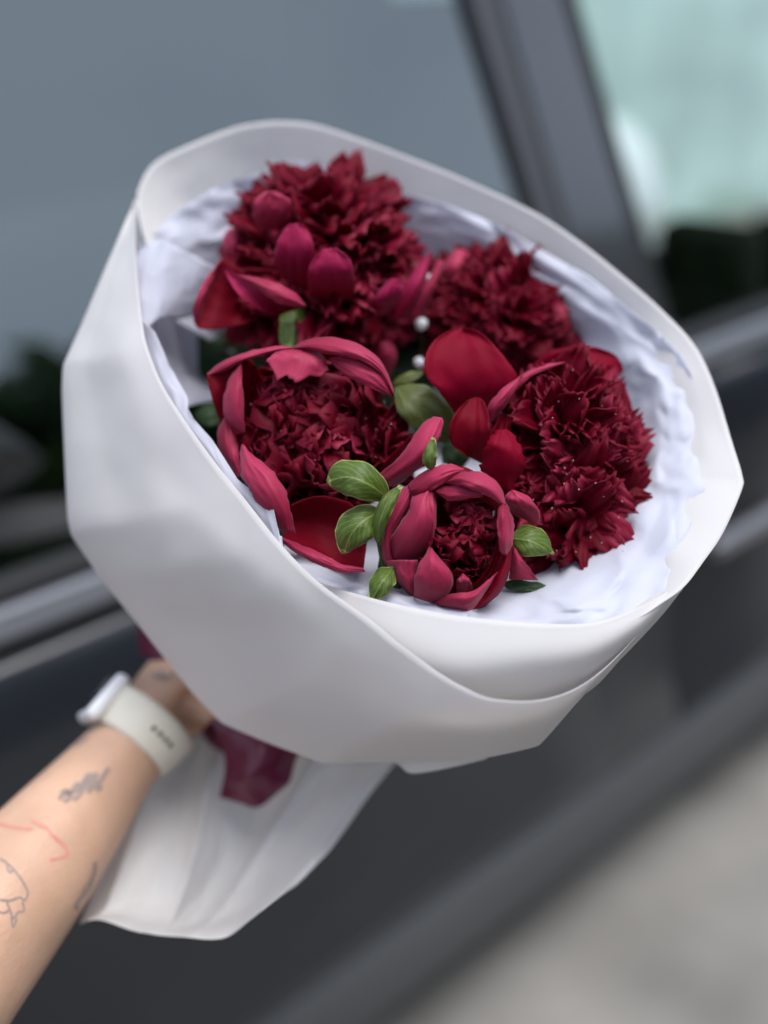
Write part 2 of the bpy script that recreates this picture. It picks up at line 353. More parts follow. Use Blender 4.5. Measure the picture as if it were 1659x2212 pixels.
# ------------------------------------------------------------------ car
YB = .968; ZB = CAMZ - .55
def on_plane(u, v, y0, z0, slope):            # ray through a pixel meets the plane y = y0 + slope (z - z0)
    r = ray(u, v); t = (y0 + slope * (CAMZ - z0)) / (r[1] - slope * r[2]); return CAMP + r * t
XL, XR = -1.6, 4.4
SL = math.tan(R(20))
seamx = on_plane(1466, 1400, YB - .05, 0, 0)[0]
car = thing('car', (1.0, 1.8, 0), 'dark grey car parked behind the bouquet, its side windows reflecting the sky', 'car')
def extr(name, prof, x0, x1, mt, thick=.02, n=9, par=car):
    pr = cr1(prof, 40); xs = np.linspace(x0, x1, n)
    p = np.zeros((len(pr), n, 3)); p[:, :, 0] = xs[None]; p[:, :, 1] = pr[:, 0][:, None]; p[:, :, 2] = pr[:, 1][:, None]
    return sheet(name, p, [mt, mt], par, thick)
door_prof = [(YB + .004, ZB - .035), (YB - .022, ZB - .06), (YB - .045, ZB - .14), (YB - .052, ZB - .24), (YB - .035, ZB - .33), (YB - .028, ZB - .45), (YB - .04, ZB - .58), (YB - .065, ZB - .68), (YB - .045, ZB - .71)]
fd = extr('door', door_prof, XL, seamx - .004, CARP); rd = extr('door', door_prof, seamx + .004, XR, CARP)
sill_prof = [(YB + .0, ZB - .70), (YB - .045, ZB - .735), (YB - .055, ZB - .80), (YB - .035, ZB - .91), (YB + .03, ZB - .985)]
extr('sill', sill_prof, XL, XR, SILL)
extr('inner_body', [(YB + .05, ZB - .03), (YB + .03, ZB - .4), (YB + .04, ZB - .8)], XL, XR, DARK)
# belt mouldings
for nm, z, y, h, mt in (('belt_trim', ZB + .0, YB - .018, .03, TRIM), ('belt_seal', ZB + .03, YB - .004, .014, DARK)):
    prism(nm, [(XL, y, z - h / 2), (XR, y, z - h / 2), (XR, y + .01, z + h / 2), (XL, y + .01, z + h / 2)], (0, .03, 0), mt, car, .004)
prism('door_ledge', [(XL, YB - .012, ZB - .045), (XR, YB - .012, ZB - .045), (XR, YB - .008, ZB - .02), (XL, YB - .008, ZB - .02)], (0, .04, 0), CARP, car, .004)
# side glass and pillars
ZG = ZB + .03; YG = YB + .012; ZT = 1.72
def gp(u, v): return on_plane(u, v, YG, ZG, SL)
def line_at(a, b, z): t = (z - a[2]) / (b[2] - a[2]); return a + (b - a) * t
def strip(name, L, Rr, mt, off, th, bev=.004):
    q = []
    for (a, b, z) in ((L[0], L[1], ZG), (Rr[0], Rr[1], ZG), (Rr[0], Rr[1], ZT), (L[0], L[1], ZT)):
        q.append(line_at(gp(*a), gp(*b), z) + np.array((0, off, 0)))
    return prism(name, q, (0, th, 0), mt, car, bev)
e = [((1014, 0), (1130, 384)), ((1076, 0), (1191, 406)), ((1207, 0), (1360, 513)), ((1245, 0), (1411, 577))]
strip('window_frame', e[0], e[1], FRAME, -.004, .03); strip('pillar', e[1], e[2], PILLAR, -.010, .045); strip('window_seal', e[2], e[3], DARK, -.006, .03)
tl = YG + SL * (ZT - ZG)
def pane(name, xa0, xa1, xb0, xb1, mt):
    p = np.array([[(xa0, YG, ZG), (xb0, YG, ZG)], [(xa1, tl, ZT), (xb1, tl, ZT)]], float)
    p = surf(p, 6, 6) + np.array((0, .012, 0)); return sheet(name, p, [mt, mt], car, .0)
def pane1(name, q, mt):
    me = bpy.data.meshes.new(name); me.from_pydata([list(x) for x in q], [], [(0, 1, 2, 3)])
    me.transform(Matrix.Translation(-Vector(car.location))); return link(name, me, [mt], car, False)
o12 = np.array((0, .014, 0)); 
x0b, x0t = line_at(gp(*e[0][0]), gp(*e[0][1]), ZG), line_at(gp(*e[0][0]), gp(*e[0][1]), ZT)
x3b, x3t = line_at(gp(*e[3][0]), gp(*e[3][1]), ZG), line_at(gp(*e[3][0]), gp(*e[3][1]), ZT)
pane1('window_pane', [(XL, YG + .014, ZG), x0b + o12, x0t + o12, (XL, tl + .014, ZT)], TINTED)
pane1('window_pane', [x3b + o12, (XR, YG + .014, ZG), (XR, tl + .014, ZT), x3t + o12], CLEAR)
# roof, far side, floor, ends: the rest of the shell
YF = 2.62
prism('roof_rail', [(XL, tl - .01, ZT), (XR, tl - .01, ZT), (XR, tl + .05, ZT + .06), (XL, tl + .05, ZT + .06)], (0, .05, 0), CARP, car, .006)
extr('roof', [(tl + .06, ZT + .05), (1.5, ZT + .09), (2.1, ZT + .09), (YF - .2, ZT + .03)], XL, XR, CARP)
prism('far_door', [(XL, YF, .25), (XR, YF, .25), (XR, YF, ZB - .42), (XL, YF, ZB - .42)], (0, .06, 0), DARK, car, .01)
for xx, wdt in ((XL, .2), (-.35, .4), (1.80, .33)):
    prism('far_pillar', [(xx, YF, ZB - .42), (xx + wdt, YF, ZB - .42), (xx + wdt, YF - .2, ZT + .02), (xx, YF - .2, ZT + .02)], (0, .05, 0), DARK, car, .01)
for xa, xb in ((XL + .2, -.35), (.05, 1.80)):
    pane1('window_pane', [(xa, YF + .02, ZB - .42), (xb, YF + .02, ZB - .42), (xb, YF - .18, ZT + .02), (xa, YF - .18, ZT + .02)], glassmat('far_tint', (.04, .05, .05), 1.5) if 'far_tint' not in bpy.data.materials else bpy.data.materials['far_tint'])
prism('cabin_floor', [(XL, YB + .06, .34), (XR, YB + .06, .34), (XR, YF, .34), (XL, YF, .34)], (0, 0, .05), DARK, car, .01)
prism('end_panel', [(XL - .05, YB + .06, .3), (XL - .05, YF, .3), (XL - .05, YF - .15, ZT), (XL - .05, tl + .03, ZT)], (.05, 0, 0), DARK, car, .01)
prism('end_panel', [(XR, YB + .06, .3), (XR, YF, .3), (XR, YF, .72), (XR, YB + .06, .72)], (.05, 0, 0), DARK, car, .01)
# seats seen dimly through the glass
def seat(x, y, z=.45):
    s = bpy.data.objects.new('seat', None); COL.objects.link(s); s.parent = car
    s.location = Vector((x, y, z)) - Vector(car.location)
    for nm, c, sz, tilt in (('seat_cushion', (.12, 0, .1), (.5, .5, .16), .1), ('backrest', (-.22, 0, .45), (.16, .5, .62), -.25), ('headrest', (-.33, 0, .87), (.11, .28, .2), -.2)):
        import bmesh
        bm = bmesh.new(); bmesh.ops.create_cube(bm, size=1); bmesh.ops.scale(bm, vec=sz, verts=bm.verts)
        bmesh.ops.bevel(bm, geom=bm.edges[:], offset=min(sz) * .35, segments=4, affect='EDGES', profile=.5)
        bmesh.ops.rotate(bm, cent=(0, 0, 0), matrix=Matrix.Rotation(tilt, 3, 'Y'), verts=bm.verts); bmesh.ops.translate(bm, vec=c, verts=bm.verts)
        me = bpy.data.meshes.new(nm); bm.to_mesh(me); bm.free(); link(nm, me, [SEAT], s)
seat(2.75, 1.55, .14)
prism('inner_panel', [(1.9, YF - .24, .5), (2.6, YF - .24, .5), (2.6, YF - .24, 1.17), (1.9, YF - .24, 1.17)], (0, .04, 0), DARK, car, .02)
prism('seat_back', [(1.99, 2.30, .5), (2.9, 2.30, .5), (2.74, 2.30, 1.66), (2.02, 2.30, 1.66)], (0, .12, 0), DARK, car, .05)
# door handle
hx = on_plane(1610, 1160, YB - .085, 0, 0)
hd = prism('handle', [hx + np.array((-.08, 0, -.016)), hx + np.array((.14, 0, -.016)), hx + np.array((.14, 0, .016)), hx + np.array((-.08, 0, .016))], (0, .026, 0), TRIM, rd, .008) 

# ------------------------------------------------------------------ what the windows mirror and show
def leafmass(name, boxes, n, mt, label, cat, size=.12, group=None, trunk=None):
    loc = np.array(boxes[0][0], float); loc[2] = 0
    t = thing(name, loc, label, cat, group)
    rng = np.random.default_rng(len(name) + n); v = []; f = []
    for k in range(n):
        c, r = boxes[rng.integers(len(boxes))]; d = rng.normal(size=3); d /= np.linalg.norm(d)
        p = np.array(c) + d * np.array(r) * rng.uniform(.55, 1)**.5 - loc
        a = rng.normal(size=3); a /= np.linalg.norm(a); b = np.cross(a, rng.normal(size=3)); b /= np.linalg.norm(b)
        s = size * rng.uniform(.6, 1.4); i = len(v)
        v += [p - a * s, p + b * s * .5, p + a * s, p - b * s * .5]; f.append((i, i + 1, i + 2, i + 3))
    me = bpy.data.meshes.new('crown'); me.from_pydata([list(x) for x in v], [], f); link('crown', me, [mt], t, False)
    if trunk: tube('trunk', np.array([(loc[0], loc[1], 0), (loc[0] + .1, loc[1], trunk / 2), (loc[0], loc[1] + .1, trunk)]), [.16, .12, .07], SEAT, t)
    return t
for i, (x, y, h, r, lab) in enumerate(((-5.6, -5.0, 4.3, 2.2, 'leftmost dark bushy tree mirrored in the tinted car window'), (-1.4, -5.6, 4.5, 2.3, 'second dark bushy tree mirrored low in the tinted car window'), (3.0, -5.8, 4.2, 2.3, 'middle dark bushy tree of the row mirrored in the car door'),
        (7.4, -6.0, 4.4, 2.4, 'fourth dark bushy tree of the mirrored row, past the pillar'), (12.0, -6.5, 4.3, 2.6, 'rightmost dark bushy tree mirrored low in the clear window'))):
    leafmass('street_tree', [((x, y, h * .42), (r, 1.2, h * .42)), ((x + .8, y, h * .7), (r * .8, 1.1, h * .33)), ((x - .9, y, h * .62), (r * .75, 1.1, h * .36)), ((x, y, h * .25), (r, 1.2, h * .25))], 3400, LEAFD,
             lab, 'tree', .3, 'trees mirrored in the windows', 2.0)
leafmass('hedge', [((xh, -4.6, .8), (1.6, .5, .9)) for xh in (-7, -5, -3, -1, 1, 3, 5, 7, 9, 11, 13)], 7000, LEAFD, 'low dark clipped hedge along the far kerb, mirrored at the foot of the tinted window', 'hedge', .16)
fw = thing('wall', (6, 4.8, 0), 'pale rendered wall seen through the clear car window', 'wall')
prism('wall_face', [(-6, 4.8, 0), (30, 4.8, 0), (30, 4.8, 3.2), (-6, 4.8, 3.2)], (0, .25, 0), mat('render_pale', (.52, .64, .58), .9, .2, var=.25, var_scale=1.5), fw, .01)
prism('coping', [(-6, 4.75, 3.2), (30, 4.75, 3.2), (30, 5.1, 3.2), (-6, 5.1, 3.2)], (0, 0, .08), SILL, fw, .01)

wc2 = thing('parked_car', (2.3, 3.8, 0), 'white parked car whose rounded nose shows through the clear window', 'car')
CW = mat('car_paint_white', (.75, .77, .76), .3, .5, coat=.6)
xs_ = np.linspace(.1, 4.8, 20); pc = np.zeros((20, 13, 3))
for i, x in enumerate(xs_):
    t = (x - .1) / 4.7; hh = .98 * min(1, ((1 - t) / .12 + .02))**.5 * min(1, t / .08 + .3)**.5
    wd_ = .78 * min(1, (1 - t) / .1 + .05)**.5
    for j in range(13):
        a = math.pi * j / 12; pc[i, j] = (x, 3.8 - wd_ * np.sign(math.cos(a)) * abs(math.cos(a))**.5, .22 + hh * math.sin(a)**.5)
sheet('body', pc, [CW, CW], wc2, .01)
pr2 = [(.8, 1.0), (1.3, 1.46), (2.3, 1.5), (3.0, 1.0)]
prism('cabin', [(x, 3.25, z) for x, z in pr2], (0, 1.1, 0), TINTED, wc2, .03)
for xw in (.9, 3.6): tube('wheel', np.array([(xw, 3.0, .32), (xw, 3.2, .32)]), .32, DARK, wc2, 24)

# ------------------------------------------------------------------ bouquet wrapping
HAND = np.array((430, 1480, .70))
wrap = thing('paper_wrap', P(*HAND), 'white matte paper cone wrapped round the peonies', 'wrapping paper')
A = [((297,432,.605),(293,440,.61)), ((291,500,.59),(262,505,.603)), ((296,600,.565),(215,610,.598)), ((306,690,.548),(170,715,.592)),
     ((318,750,.538),(136,790,.588)), ((350,830,.527),(134,840,.586)), ((400,910,.515),(139,960,.582)), ((465,1000,.504),(147,1110,.579)), ((530,1080,.495),(158,1152,.578)), ((610,1180,.484),(225,1248,.578)),
     ((690,1260,.475),(300,1340,.58)), ((800,1340,.463),(420,1490,.582)), ((850,1382,.459),(488,1560,.578)), ((900,1420,.456),(590,1603,.572)),
     ((950,1456,.453),(703,1645,.562)), ((1000,1485,.452),(740,1646,.558)), ((1060,1510,.452),(850,1644,.55)), ((1150,1515,.455),(1030,1640,.54)),
     ((1230,1495,.462),(1165,1610,.525)), ((1300,1450,.472),(1240,1525,.512)), ((1380,1370,.488),(1330,1425,.505)), ((1470,1272,.503),(1474,1273,.506))]
rows = [[], [], [], [], [], []]
for k, (a, b) in enumerate(A):
    a = np.array(a, float); b = np.array(b, float); L = np.linalg.norm(b[:2] - a[:2])
    for i, t in enumerate((0, .33, .7, 1)):
        q = a * (1 - t) + b * t; q[2] -= .000035 * L * 4 * t * (1 - t)
        q[2] += .006 * math.sin(k * 1.1 + t * 2.2) * t * (1 - t) * 2
        rows[i].append(q)
    fold = 1.0 if k <= 12 else .12
    for i, t in ((4, .12), (5, .35)):
        q = b * (1 - t * fold) + HAND * t * fold; q[2] = b[2] + (.02 if i == 4 else .07) * (1 if fold == 1 else .25); rows[i].append(q)
CREASE = ((214,700,228,880,.0016), (228,880,330,1005,.0018), (330,1005,560,1190,.0018), (560,1190,760,1345,.0016), (300,900,420,1480,-.0026), (520,1110,500,1580,.0028), (610,1220,745,1640,-.0030), (330,1330,760,1380,.0022), (860,1420,960,1640,.0026), (1040,1530,1130,1610,-.0020), (180,760,300,1250,.0018))
pa = surf(rows, 40, 170)
rl_ = cr1(np.array(rows, float), 40); x_ = np.linspace(0, len(A) - 1, 170); lin = np.zeros_like(pa)
for i in range(40):
    for c in range(3): lin[i, :, c] = np.interp(x_, np.arange(len(A)), rl_[i, :, c])
k_ = np.clip(np.linspace(-.15, 1.6, 40), 0, .85)[:, None, None]; pa = pa * (1 - k_) + lin * k_       # folded corners stay crisp
for i in range(pa.shape[0]):
    for j in range(pa.shape[1]):
        t = i / 39.; u, v = pa[i, j, :2]; pa[i, j, 2] += .0035 * fbm(u / 260, v / 260, 3.3) * min(1, t * 3 + .15)
        if i < 33:                                    # soft creases in the sheet
            for (ax_, ay_, bx_, by_, am_) in CREASE:
                lx, ly = bx_ - ax_, by_ - ay_; ll = math.hypot(lx, ly); k = ((u - ax_) * lx + (v - ay_) * ly) / ll**2; dd_ = abs((u - ax_) * ly - (v - ay_) * lx) / ll
                if -.1 < k < 1.1: pa[i, j, 2] += .4 * am_ * max(0, 1 - dd_ / 46) * max(0, min(1, (1.1 - k) * 4, (k + .1) * 4))
sheet('outer_sheet', PA(pa), [PAPER, PAPER], wrap, .0003)
C_ = [[(830,1600,.566),(870,1600,.565),(950,1600,.56),(1050,1590,.553)], [(842,1640,.566),(880,1650,.566),(960,1645,.56),(1055,1625,.553)], [(862,1652,.567),(890,1671,.566),(965,1660,.561),(1050,1640,.554)]]
sheet('outer_sheet', PA(surf(C_, 10, 20)), [PAPER, PAPER], wrap, .0005)
Bt = [(640,1215,.515),(690,1257,.502),(800,1291,.487),(900,1314,.479),(1000,1331,.473),(1150,1346,.469),(1280,1345,.471),(1380,1312,.479),(1440,1280,.49),(1473,1262,.503)]
Bm = [(640,1260,.517),(700,1320,.5),(810,1380,.485),(900,1430,.476),(1000,1450,.47),(1140,1440,.468),(1270,1420,.47),(1370,1365,.478),(1435,1305,.49),(1472,1268,.504)]
Bb = [(640,1330,.53),(720,1400,.52),(820,1460,.51),(900,1500,.50),(1000,1530,.495),(1140,1530,.497),(1262,1500,.498),(1345,1420,.503),(1425,1335,.507),(1472,1276,.507)]
Bt, Bm, Bb = np.array(Bt, float), np.array(Bm, float), np.array(Bb, float)
sheet('inner_sheet', PA(surf([Bt, Bm, Bb], 18, 80)), [PAPER, PAPER], wrap, .0005)
def dr(u, v): return .565 + .00017 * (850 - v) - .00001 * (u - 850)
RIM = [(330,560),(308,500),(296,436),(306,392),(335,350),(400,316),(500,277),(560,265),(610,262),(680,269),(780,301),(900,346),(1000,386),(1150,456),(1250,521),(1350,600),(1430,670),(1500,745),(1542,830),(1580,950),(1603,1025),(1602,1058),(1562,1150),(1520,1212),(1478,1266),(1432,1300),(1370,1338),(1280,1366),(1150,1368),(1050,1360)]
RC = np.array((850, 960.))
ring = [[], [], [], [], []]
for kk, (u, v) in enumerate(RIM):
    a = np.array((u, v, dr(u, v))); mul = 1 + 2.0 * min(1, max(0, kk - len(RIM) + 7) / 2)
    for i, (t, dd) in enumerate(((0, 0), (.1, .011), (.22, .030), (.45, .092), (.85, .21))):
        ring[i].append((a[0] + (RC[0] - a[0]) * t, a[1] + (RC[1] - a[1]) * t, a[2] + dd * mul))
pr = surf(ring, 26, 150)
for i in range(26):
    for j in range(150):
        pr[i, j, 2] += .005 * fbm(pr[i, j, 0] / 230, pr[i, j, 1] / 230, 8.1) * min(1, i / 6)
sheet('back_sheet', PA(pr), [PAPER, PAPER], wrap, .0003)

def tri(x): x = x % 1.0; return 4 * abs(x - .5) - 1
def crumple(u, v, seed=0):
    wu = u + 26 * fbm(u / 140, v / 140, seed + .3, 2); wv = v + 26 * fbm(u / 140, v / 140, seed + 5.3, 2); s_ = 0
    for k, (an, la, am) in enumerate(((.5, 210, 1.), (1.7, 150, .8), (2.7, 110, .6), (.1, 74, .4), (1.2, 52, .28), (2.2, 36, .18))):
        an += seed; s_ += am * tri((wu * math.cos(an) + wv * math.sin(an)) / la + k * .37 + seed) * (.35 + .65 * max(0, min(1, .5 + 1.2 * noise.noise(Vector((u / 120, v / 120, k + seed))))))
    return s_
# tissue lining
tis = thing('tissue_paper', P(850, 1000, .72), 'crinkled white tissue paper lining between flowers and wrap', 'tissue paper')
TO = [(285,640),(285,590),(297,535),(340,500),(400,445),(480,400),(560,375),(650,352),(740,372),(860,418),(1000,452),(1150,528),(1290,612),(1420,715),(1490,795),(1512,870),(1528,950),(1527,1040),(1500,1110),(1462,1245),(1375,1340),(1260,1390),(1100,1392),(950,1368),(800,1335),(690,1295),(610,1235)]
tr_ = [[], [], [], [], [], []]
for (u, v) in TO:
    a = np.array((u, v, dr(u, v) + .008))
    for i, (t, dd) in enumerate(((0, 0), (.1, .008), (.22, .026), (.4, .068), (.62, .11), (.9, .14))):
        tr_[i].append((a[0] + (RC[0] - a[0]) * t, a[1] + (RC[1] - a[1]) * t, a[2] + dd))
facets('tissue_sheet', tr_, 14, 54, .0060, tis, TISSUE, 11)
TF = [20]
def tflap(ctrl, n=24, m=60, amp=.004):
    TF[0] += 1; return facets('tissue_sheet', ctrl, max(6, n // 4), max(8, m // 5), amp * .55, tis, TISSUE, TF[0], 3)
tflap([[(305,690,.556),(345,735,.553),(372,800,.55),(404,850,.545),(411,890,.535),(470,962,.522),(528,1050,.51),(575,1066,.503),(602,1135,.495),(613,1200,.49)],
       [(300,720,.562),(325,770,.555),(355,840,.548),(385,890,.54),(415,940,.53),(470,1015,.519),(535,1095,.508),(575,1130,.502),(600,1185,.494),(618,1215,.491)],
       [(300,770,.57),(310,820,.565),(340,890,.557),(370,940,.55),(405,985,.54),(465,1060,.53),(530,1140,.52),(575,1180,.51),(600,1220,.502),(622,1245,.497)]], 24, 110, .003)
tflap([[(278,590,.592),(300,545,.593),(350,522,.592),(405,545,.602),(470,575,.618)], [(285,640,.588),(305,610,.586),(350,590,.588),(400,610,.6),(452,635,.618)], [(296,730,.578),(312,715,.576),(345,690,.582),(385,690,.6),(425,680,.622)]])
tflap([[(340,640,.61),(375,640,.625),(400,650,.65),(430,660,.67)], [(330,780,.6),(370,790,.62),(395,800,.65),(430,810,.68)], [(350,900,.57),(400,880,.59),(440,870,.63),(500,860,.67)]], 24, 30)
tflap([[(620,1170,.56),(700,1190,.575),(800,1225,.575),(900,1250,.57),(1010,1275,.565)], [(600,1200,.515),(690,1240,.515),(800,1272,.50),(900,1296,.492),(1010,1318,.486)], [(600,1240,.50),(690,1290,.505),(800,1320,.495),(900,1345,.485),(1010,1360,.48)]], 24, 60, .004)

# ------------------------------------------------------------------ peonies
GRP = 'burgundy peonies in the bouquet'
def florets(tag_, sizes, cup=.25, curve=-.22, wav=.02, jg=.10):
    out = []
    for k in range(7):
        rng = random.Random(len(tag_) * 97 + k); n, m = 14, 15; p = np.zeros((n, m, 3)); sd = k * 3.7 + len(tag_) * 11.3
        wmax = rng.uniform(*sizes)
        for i in range(n):
            t = i / (n - 1); w = wmax * (.22 + .78 * math.sin(min(1, t * 1.15) * math.pi / 2)**1.3) * ((max(.5**2, 1 - ((t - .82) / .18)**3))**.5 if t > .82 else 1)
            for j in range(m):
                q = -1 + 2 * j / (m - 1)
                jag = jg * fbm(sd, q * 4.5, 1, 3) * max(0, (t - .5) / .5)**1.5 - .08 * q * q * max(0, (t - .5) / .5)
                rip = wav * math.sin(q * (7 + k) + sd + t * 2) * t**2.5
                p[i, j] = (w * q / 2 * (1 + .12 * noise.noise(Vector((sd + 4, t * 4, q)))),
                           cup * wmax * q * q * t + curve * t**4 + .15 * t + rip + .07 * noise.noise(Vector((sd, t * 3, q * 1.8))) * t,
                           t + jag)
        out.append(sheet_data('floret', p, .008, False, False, True))
    for me in out:
        for _ in range(2): pass
    return out
FL = {'dome': florets('dome', (.22, .36)), 'wide': florets('widepetals', (.42, .66), .10, -.33, .020, .06), 'fine': florets('finefrilledpetal', (.32, .48), .08, -.26, .022, .09), 'ruffle': florets('ruffledheart', (.44, .78), .26, .24, .032, .05)}
def shared(me, mt):
    if len(me.materials) == 0: me.materials.append(mt); me.materials.append(mt); me.polygons.foreach_set('use_smooth', [True] * len(me.polygons))
    return me
FSET = {}; TIPS = {}
def fmesh(kind, k, mt):
    key = (kind, k, mt.name)
    if key not in FSET: FSET[key] = shared(FL[kind][k].copy(), mt)
    return FSET[key]
def dome(par, base, axis, n, th, length, kind='dome', jit=.12, roll=.35, pale=.15, seed=1, tmin=0., lean=0., sq=1., sqy=1.):
    """petals radiating from base about axis (camera-frame direction) out to the angle th; length in metres"""
    rng = random.Random(seed); b0 = P(base[0], base[1], base[2] + NEAR.get(par['label'][:12], 0)); ax = Vector(RW @ nrm(axis)); rl = Vector(root_loc(par))
    sx = ax.orthogonal().normalized(); sy = ax.cross(sx)
    for i in range(n):
        f = (i + .5) / n; ct = math.cos(tmin) - f * (math.cos(tmin) - math.cos(th)); a = math.acos(ct) + rng.uniform(-.05, .05); ph = i * 2.39996 + rng.uniform(-.25, .25)
        d = ax * math.cos(a) + (sx * math.cos(ph) + sy * math.sin(ph)) * math.sin(a)
        inw = ax - d * ax.dot(d); inw = inw.normalized() if inw.length > 1e-4 else sx
        z = d.normalized(); y = (inw - z * inw.dot(z)).normalized()
        y = Matrix.Rotation(rng.gauss(0, roll), 3, z) @ y
        z = (Matrix.Rotation(rng.gauss(lean, .1), 3, y.cross(z)) @ z); y = (y - z * y.dot(z)).normalized(); x = y.cross(z)
        L = length * (1 + rng.uniform(-jit, jit))
        cz = RW.T @ np.array(z); cz[0] *= sq; cz[1] *= sqy; zs = Vector(RW @ cz)
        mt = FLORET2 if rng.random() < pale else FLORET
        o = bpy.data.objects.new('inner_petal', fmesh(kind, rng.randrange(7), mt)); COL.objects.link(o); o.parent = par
        wv = rng.uniform(.8, 1.25)
        TIPS.setdefault(par.name, []).append(b0 + np.array(zs) * L * .99)
        mm = Matrix((( x.x * L * wv, y.x * L, zs.x * L, b0[0] - rl.x), (x.y * L * wv, y.y * L, zs.y * L, b0[1] - rl.y), (x.z * L * wv, y.z * L, zs.z * L, b0[2] - rl.z), (0, 0, 0, 1)))
        o.matrix_basis = mm
def stem(par, base, to, r=.0035, mt=LEAFD):
    tube('stem', PA(cr1([base, ((base[0] + to[0]) / 2 + 10, (base[1] + to[1]) / 2 - 20, (base[2] + to[2]) / 2 + .01), to], 10)), r, mt, par)
STEMEND = (470, 1470, .72)
def leaf(par, spine, w, mt=LEAF, cup=.004, margin=True, veins=True, tilt=0., bend=0., name='leaf', label=None, tip=.3, base=.2):
    n, m_ = 19, 13
    o = petal(par, spine, w, cup, tilt, 'o', 0, .0012, n, m_, tip, base, name, [mt, mt], .0005, bend)
    if label: o['label'] = label
    s = cr1(spine, 14); ww = cr1(np.array(w, float), 14)
    if veins:
        tube('midrib', PA(s[1:-1] - np.array((0, 0, .0011))), np.linspace(.0006, .0002, 12), VEIN, o, 6) if False else None
    return o

NEAR['half open burgundy'[:12]] = -.014; NEAR['largest burgundy'[:12]] = -.022
# -- upper left peony
f1 = thing('peony', P(700, 690, .66), 'open burgundy peony with spiky crown at the top left, the farthest from the bud', 'peony', GRP)
dome(f1, (700,655,.655), (.08,.70,.70), 130, R(82), .078, 'fine', seed=3, pale=.22, sq=.70, roll=.3)
dome(f1, (700,655,.655), (.08,.70,.70), 100, R(82), .085, 'dome', seed=4, pale=.25, sq=.70)
dome(f1, (740,690,.645), (.1,-.35,.9), 34, R(50), .03, 'dome', seed=13, pale=.1)
for L_, R2, d_, fc, kw in (
([(300,270),(275,220),(280,170),(315,138)], [(385,265),(410,210),(398,165),(348,136)], (.592,.577,.573), 'o', dict(cup=.003)),
    ([(385,440),(350,390),(348,330),(375,268),(402,245)], [(450,475),(475,400),(478,330),(455,265),(422,243)], (.582,.557,.554), 'm', dict(cup=.0015)),
    ([(470,505),(458,440),(468,375),(510,328)], [(610,505),(612,420),(595,360),(553,325)], (.578,.553,.550), 'm', dict(cup=.0015)),
    ([(655,560),(690,470),(735,425)], [(740,545),(768,490),(780,432)], (.588,.570,.568), 'm', dict(cup=.007)),
    ([(300,560),(180,590),(92,590),(76,530)], [(330,500),(250,420),(190,370),(150,385)], (.595,.588,.58,.585), 'i', dict(cup=-.006)),
    ([(92,592),(76,525),(110,440),(165,365)], [(110,580),(105,520),(135,440),(172,370)], (.58,.574,.576,.582), 'o', dict(cup=.003)),
    ([(360,548),(300,532),(220,470),(185,400)], [(445,522),(350,480),(250,430),(192,400)], (.572,.562,.56,.57), 'm', dict(cup=-.003)),
    ([(225,420),(300,470),(370,512),(450,522)], [(230,413),(320,430),(400,462),(452,512)], (.56,.553,.552,.559), 'o', dict(cup=.004)),
    ([(720,570),(790,430),(864,336)], [(795,560),(842,460),(870,338)], (.588,.58,.588), 'm', dict(cup=.005)),
    ([(780,560),(850,440),(890,365)], [(830,560),(880,450),(910,372)], (.61,.605,.61), 'o', dict(cup=.005)),
    ([(205,390),(175,320),(185,270),(220,250)], [(250,360),(248,310),(252,270),(238,250)], (.612,.606,.61), 'o', dict(cup=.006)),
    ([(450,612),(455,570),(460,545)], [(512,618),(488,572),(466,545)], (.60,.595,.6), 'o', dict(cup=.003)),
    ([(640,660),(680,622),(715,618)], [(735,745),(752,690),(740,630)], (.62,.615,.62), 'o', dict(cup=.006)),
    ([(300,640),(330,600),(360,590)], [(300,590),(320,570),(350,560)], (.61,.605,.61), 'i', dict(cup=.003)),
    ([(520,650),(600,650),(700,640)], [(520,540),(620,500),(700,560)], (.615,.60,.61), 'i', dict(cup=.004))):
    opetal(f1, L_, R2, d_, fc, **kw)
leaf(f1, [(632,655,.582),(634,700,.578),(628,752,.575)], (50,56,56,44), LEAF, .006, name='sepal', tip=.1, base=.1)
stem(f1, (690,720,.66), STEMEND)
# -- upper right peony
f2 = thing('peony', P(1070, 720, .68), 'burgundy peony at the top right with a pale pink petal on its left shoulder', 'peony', GRP)
dome(f2, (1062,725,.660), (.14,.30,.94), 150, R(74), .056, 'fine', seed=5, pale=.12, roll=.35)
dome(f2, (1062,725,.660), (.14,.28,.95), 120, R(70), .058, 'dome', seed=6, pale=.15, roll=.5)
for L_, R2, d_, fc, kw in (
([(900,470),(905,390),(945,328)], [(965,450),(990,380),(988,332)], (.63,.618,.625), 'o', dict(cup=.008)),
    ([(1020,420),(1020,360),(1060,315),(1105,303)], [(1190,430),(1196,360),(1170,315),(1125,303)], (.66,.652,.656), 'r', dict(cup=-.006)),
    ([(1062,390),(1065,350),(1080,330)], [(1110,390),(1110,355),(1095,332)], (.64,.632,.637), 'o', dict(cup=.004)),
    ([(1290,680),(1330,640),(1345,615)], [(1330,690),(1362,665),(1368,640)], (.645,.642,.648), 'o', dict(cup=.004)),
    ([(880,600),(850,520),(865,420)], [(960,600),(940,500),(900,400)], (.64,.636,.642), 'i', dict(cup=-.005))):
    opetal(f2, L_, R2, d_, fc, **kw)
stem(f2, (1060,760,.68), STEMEND)
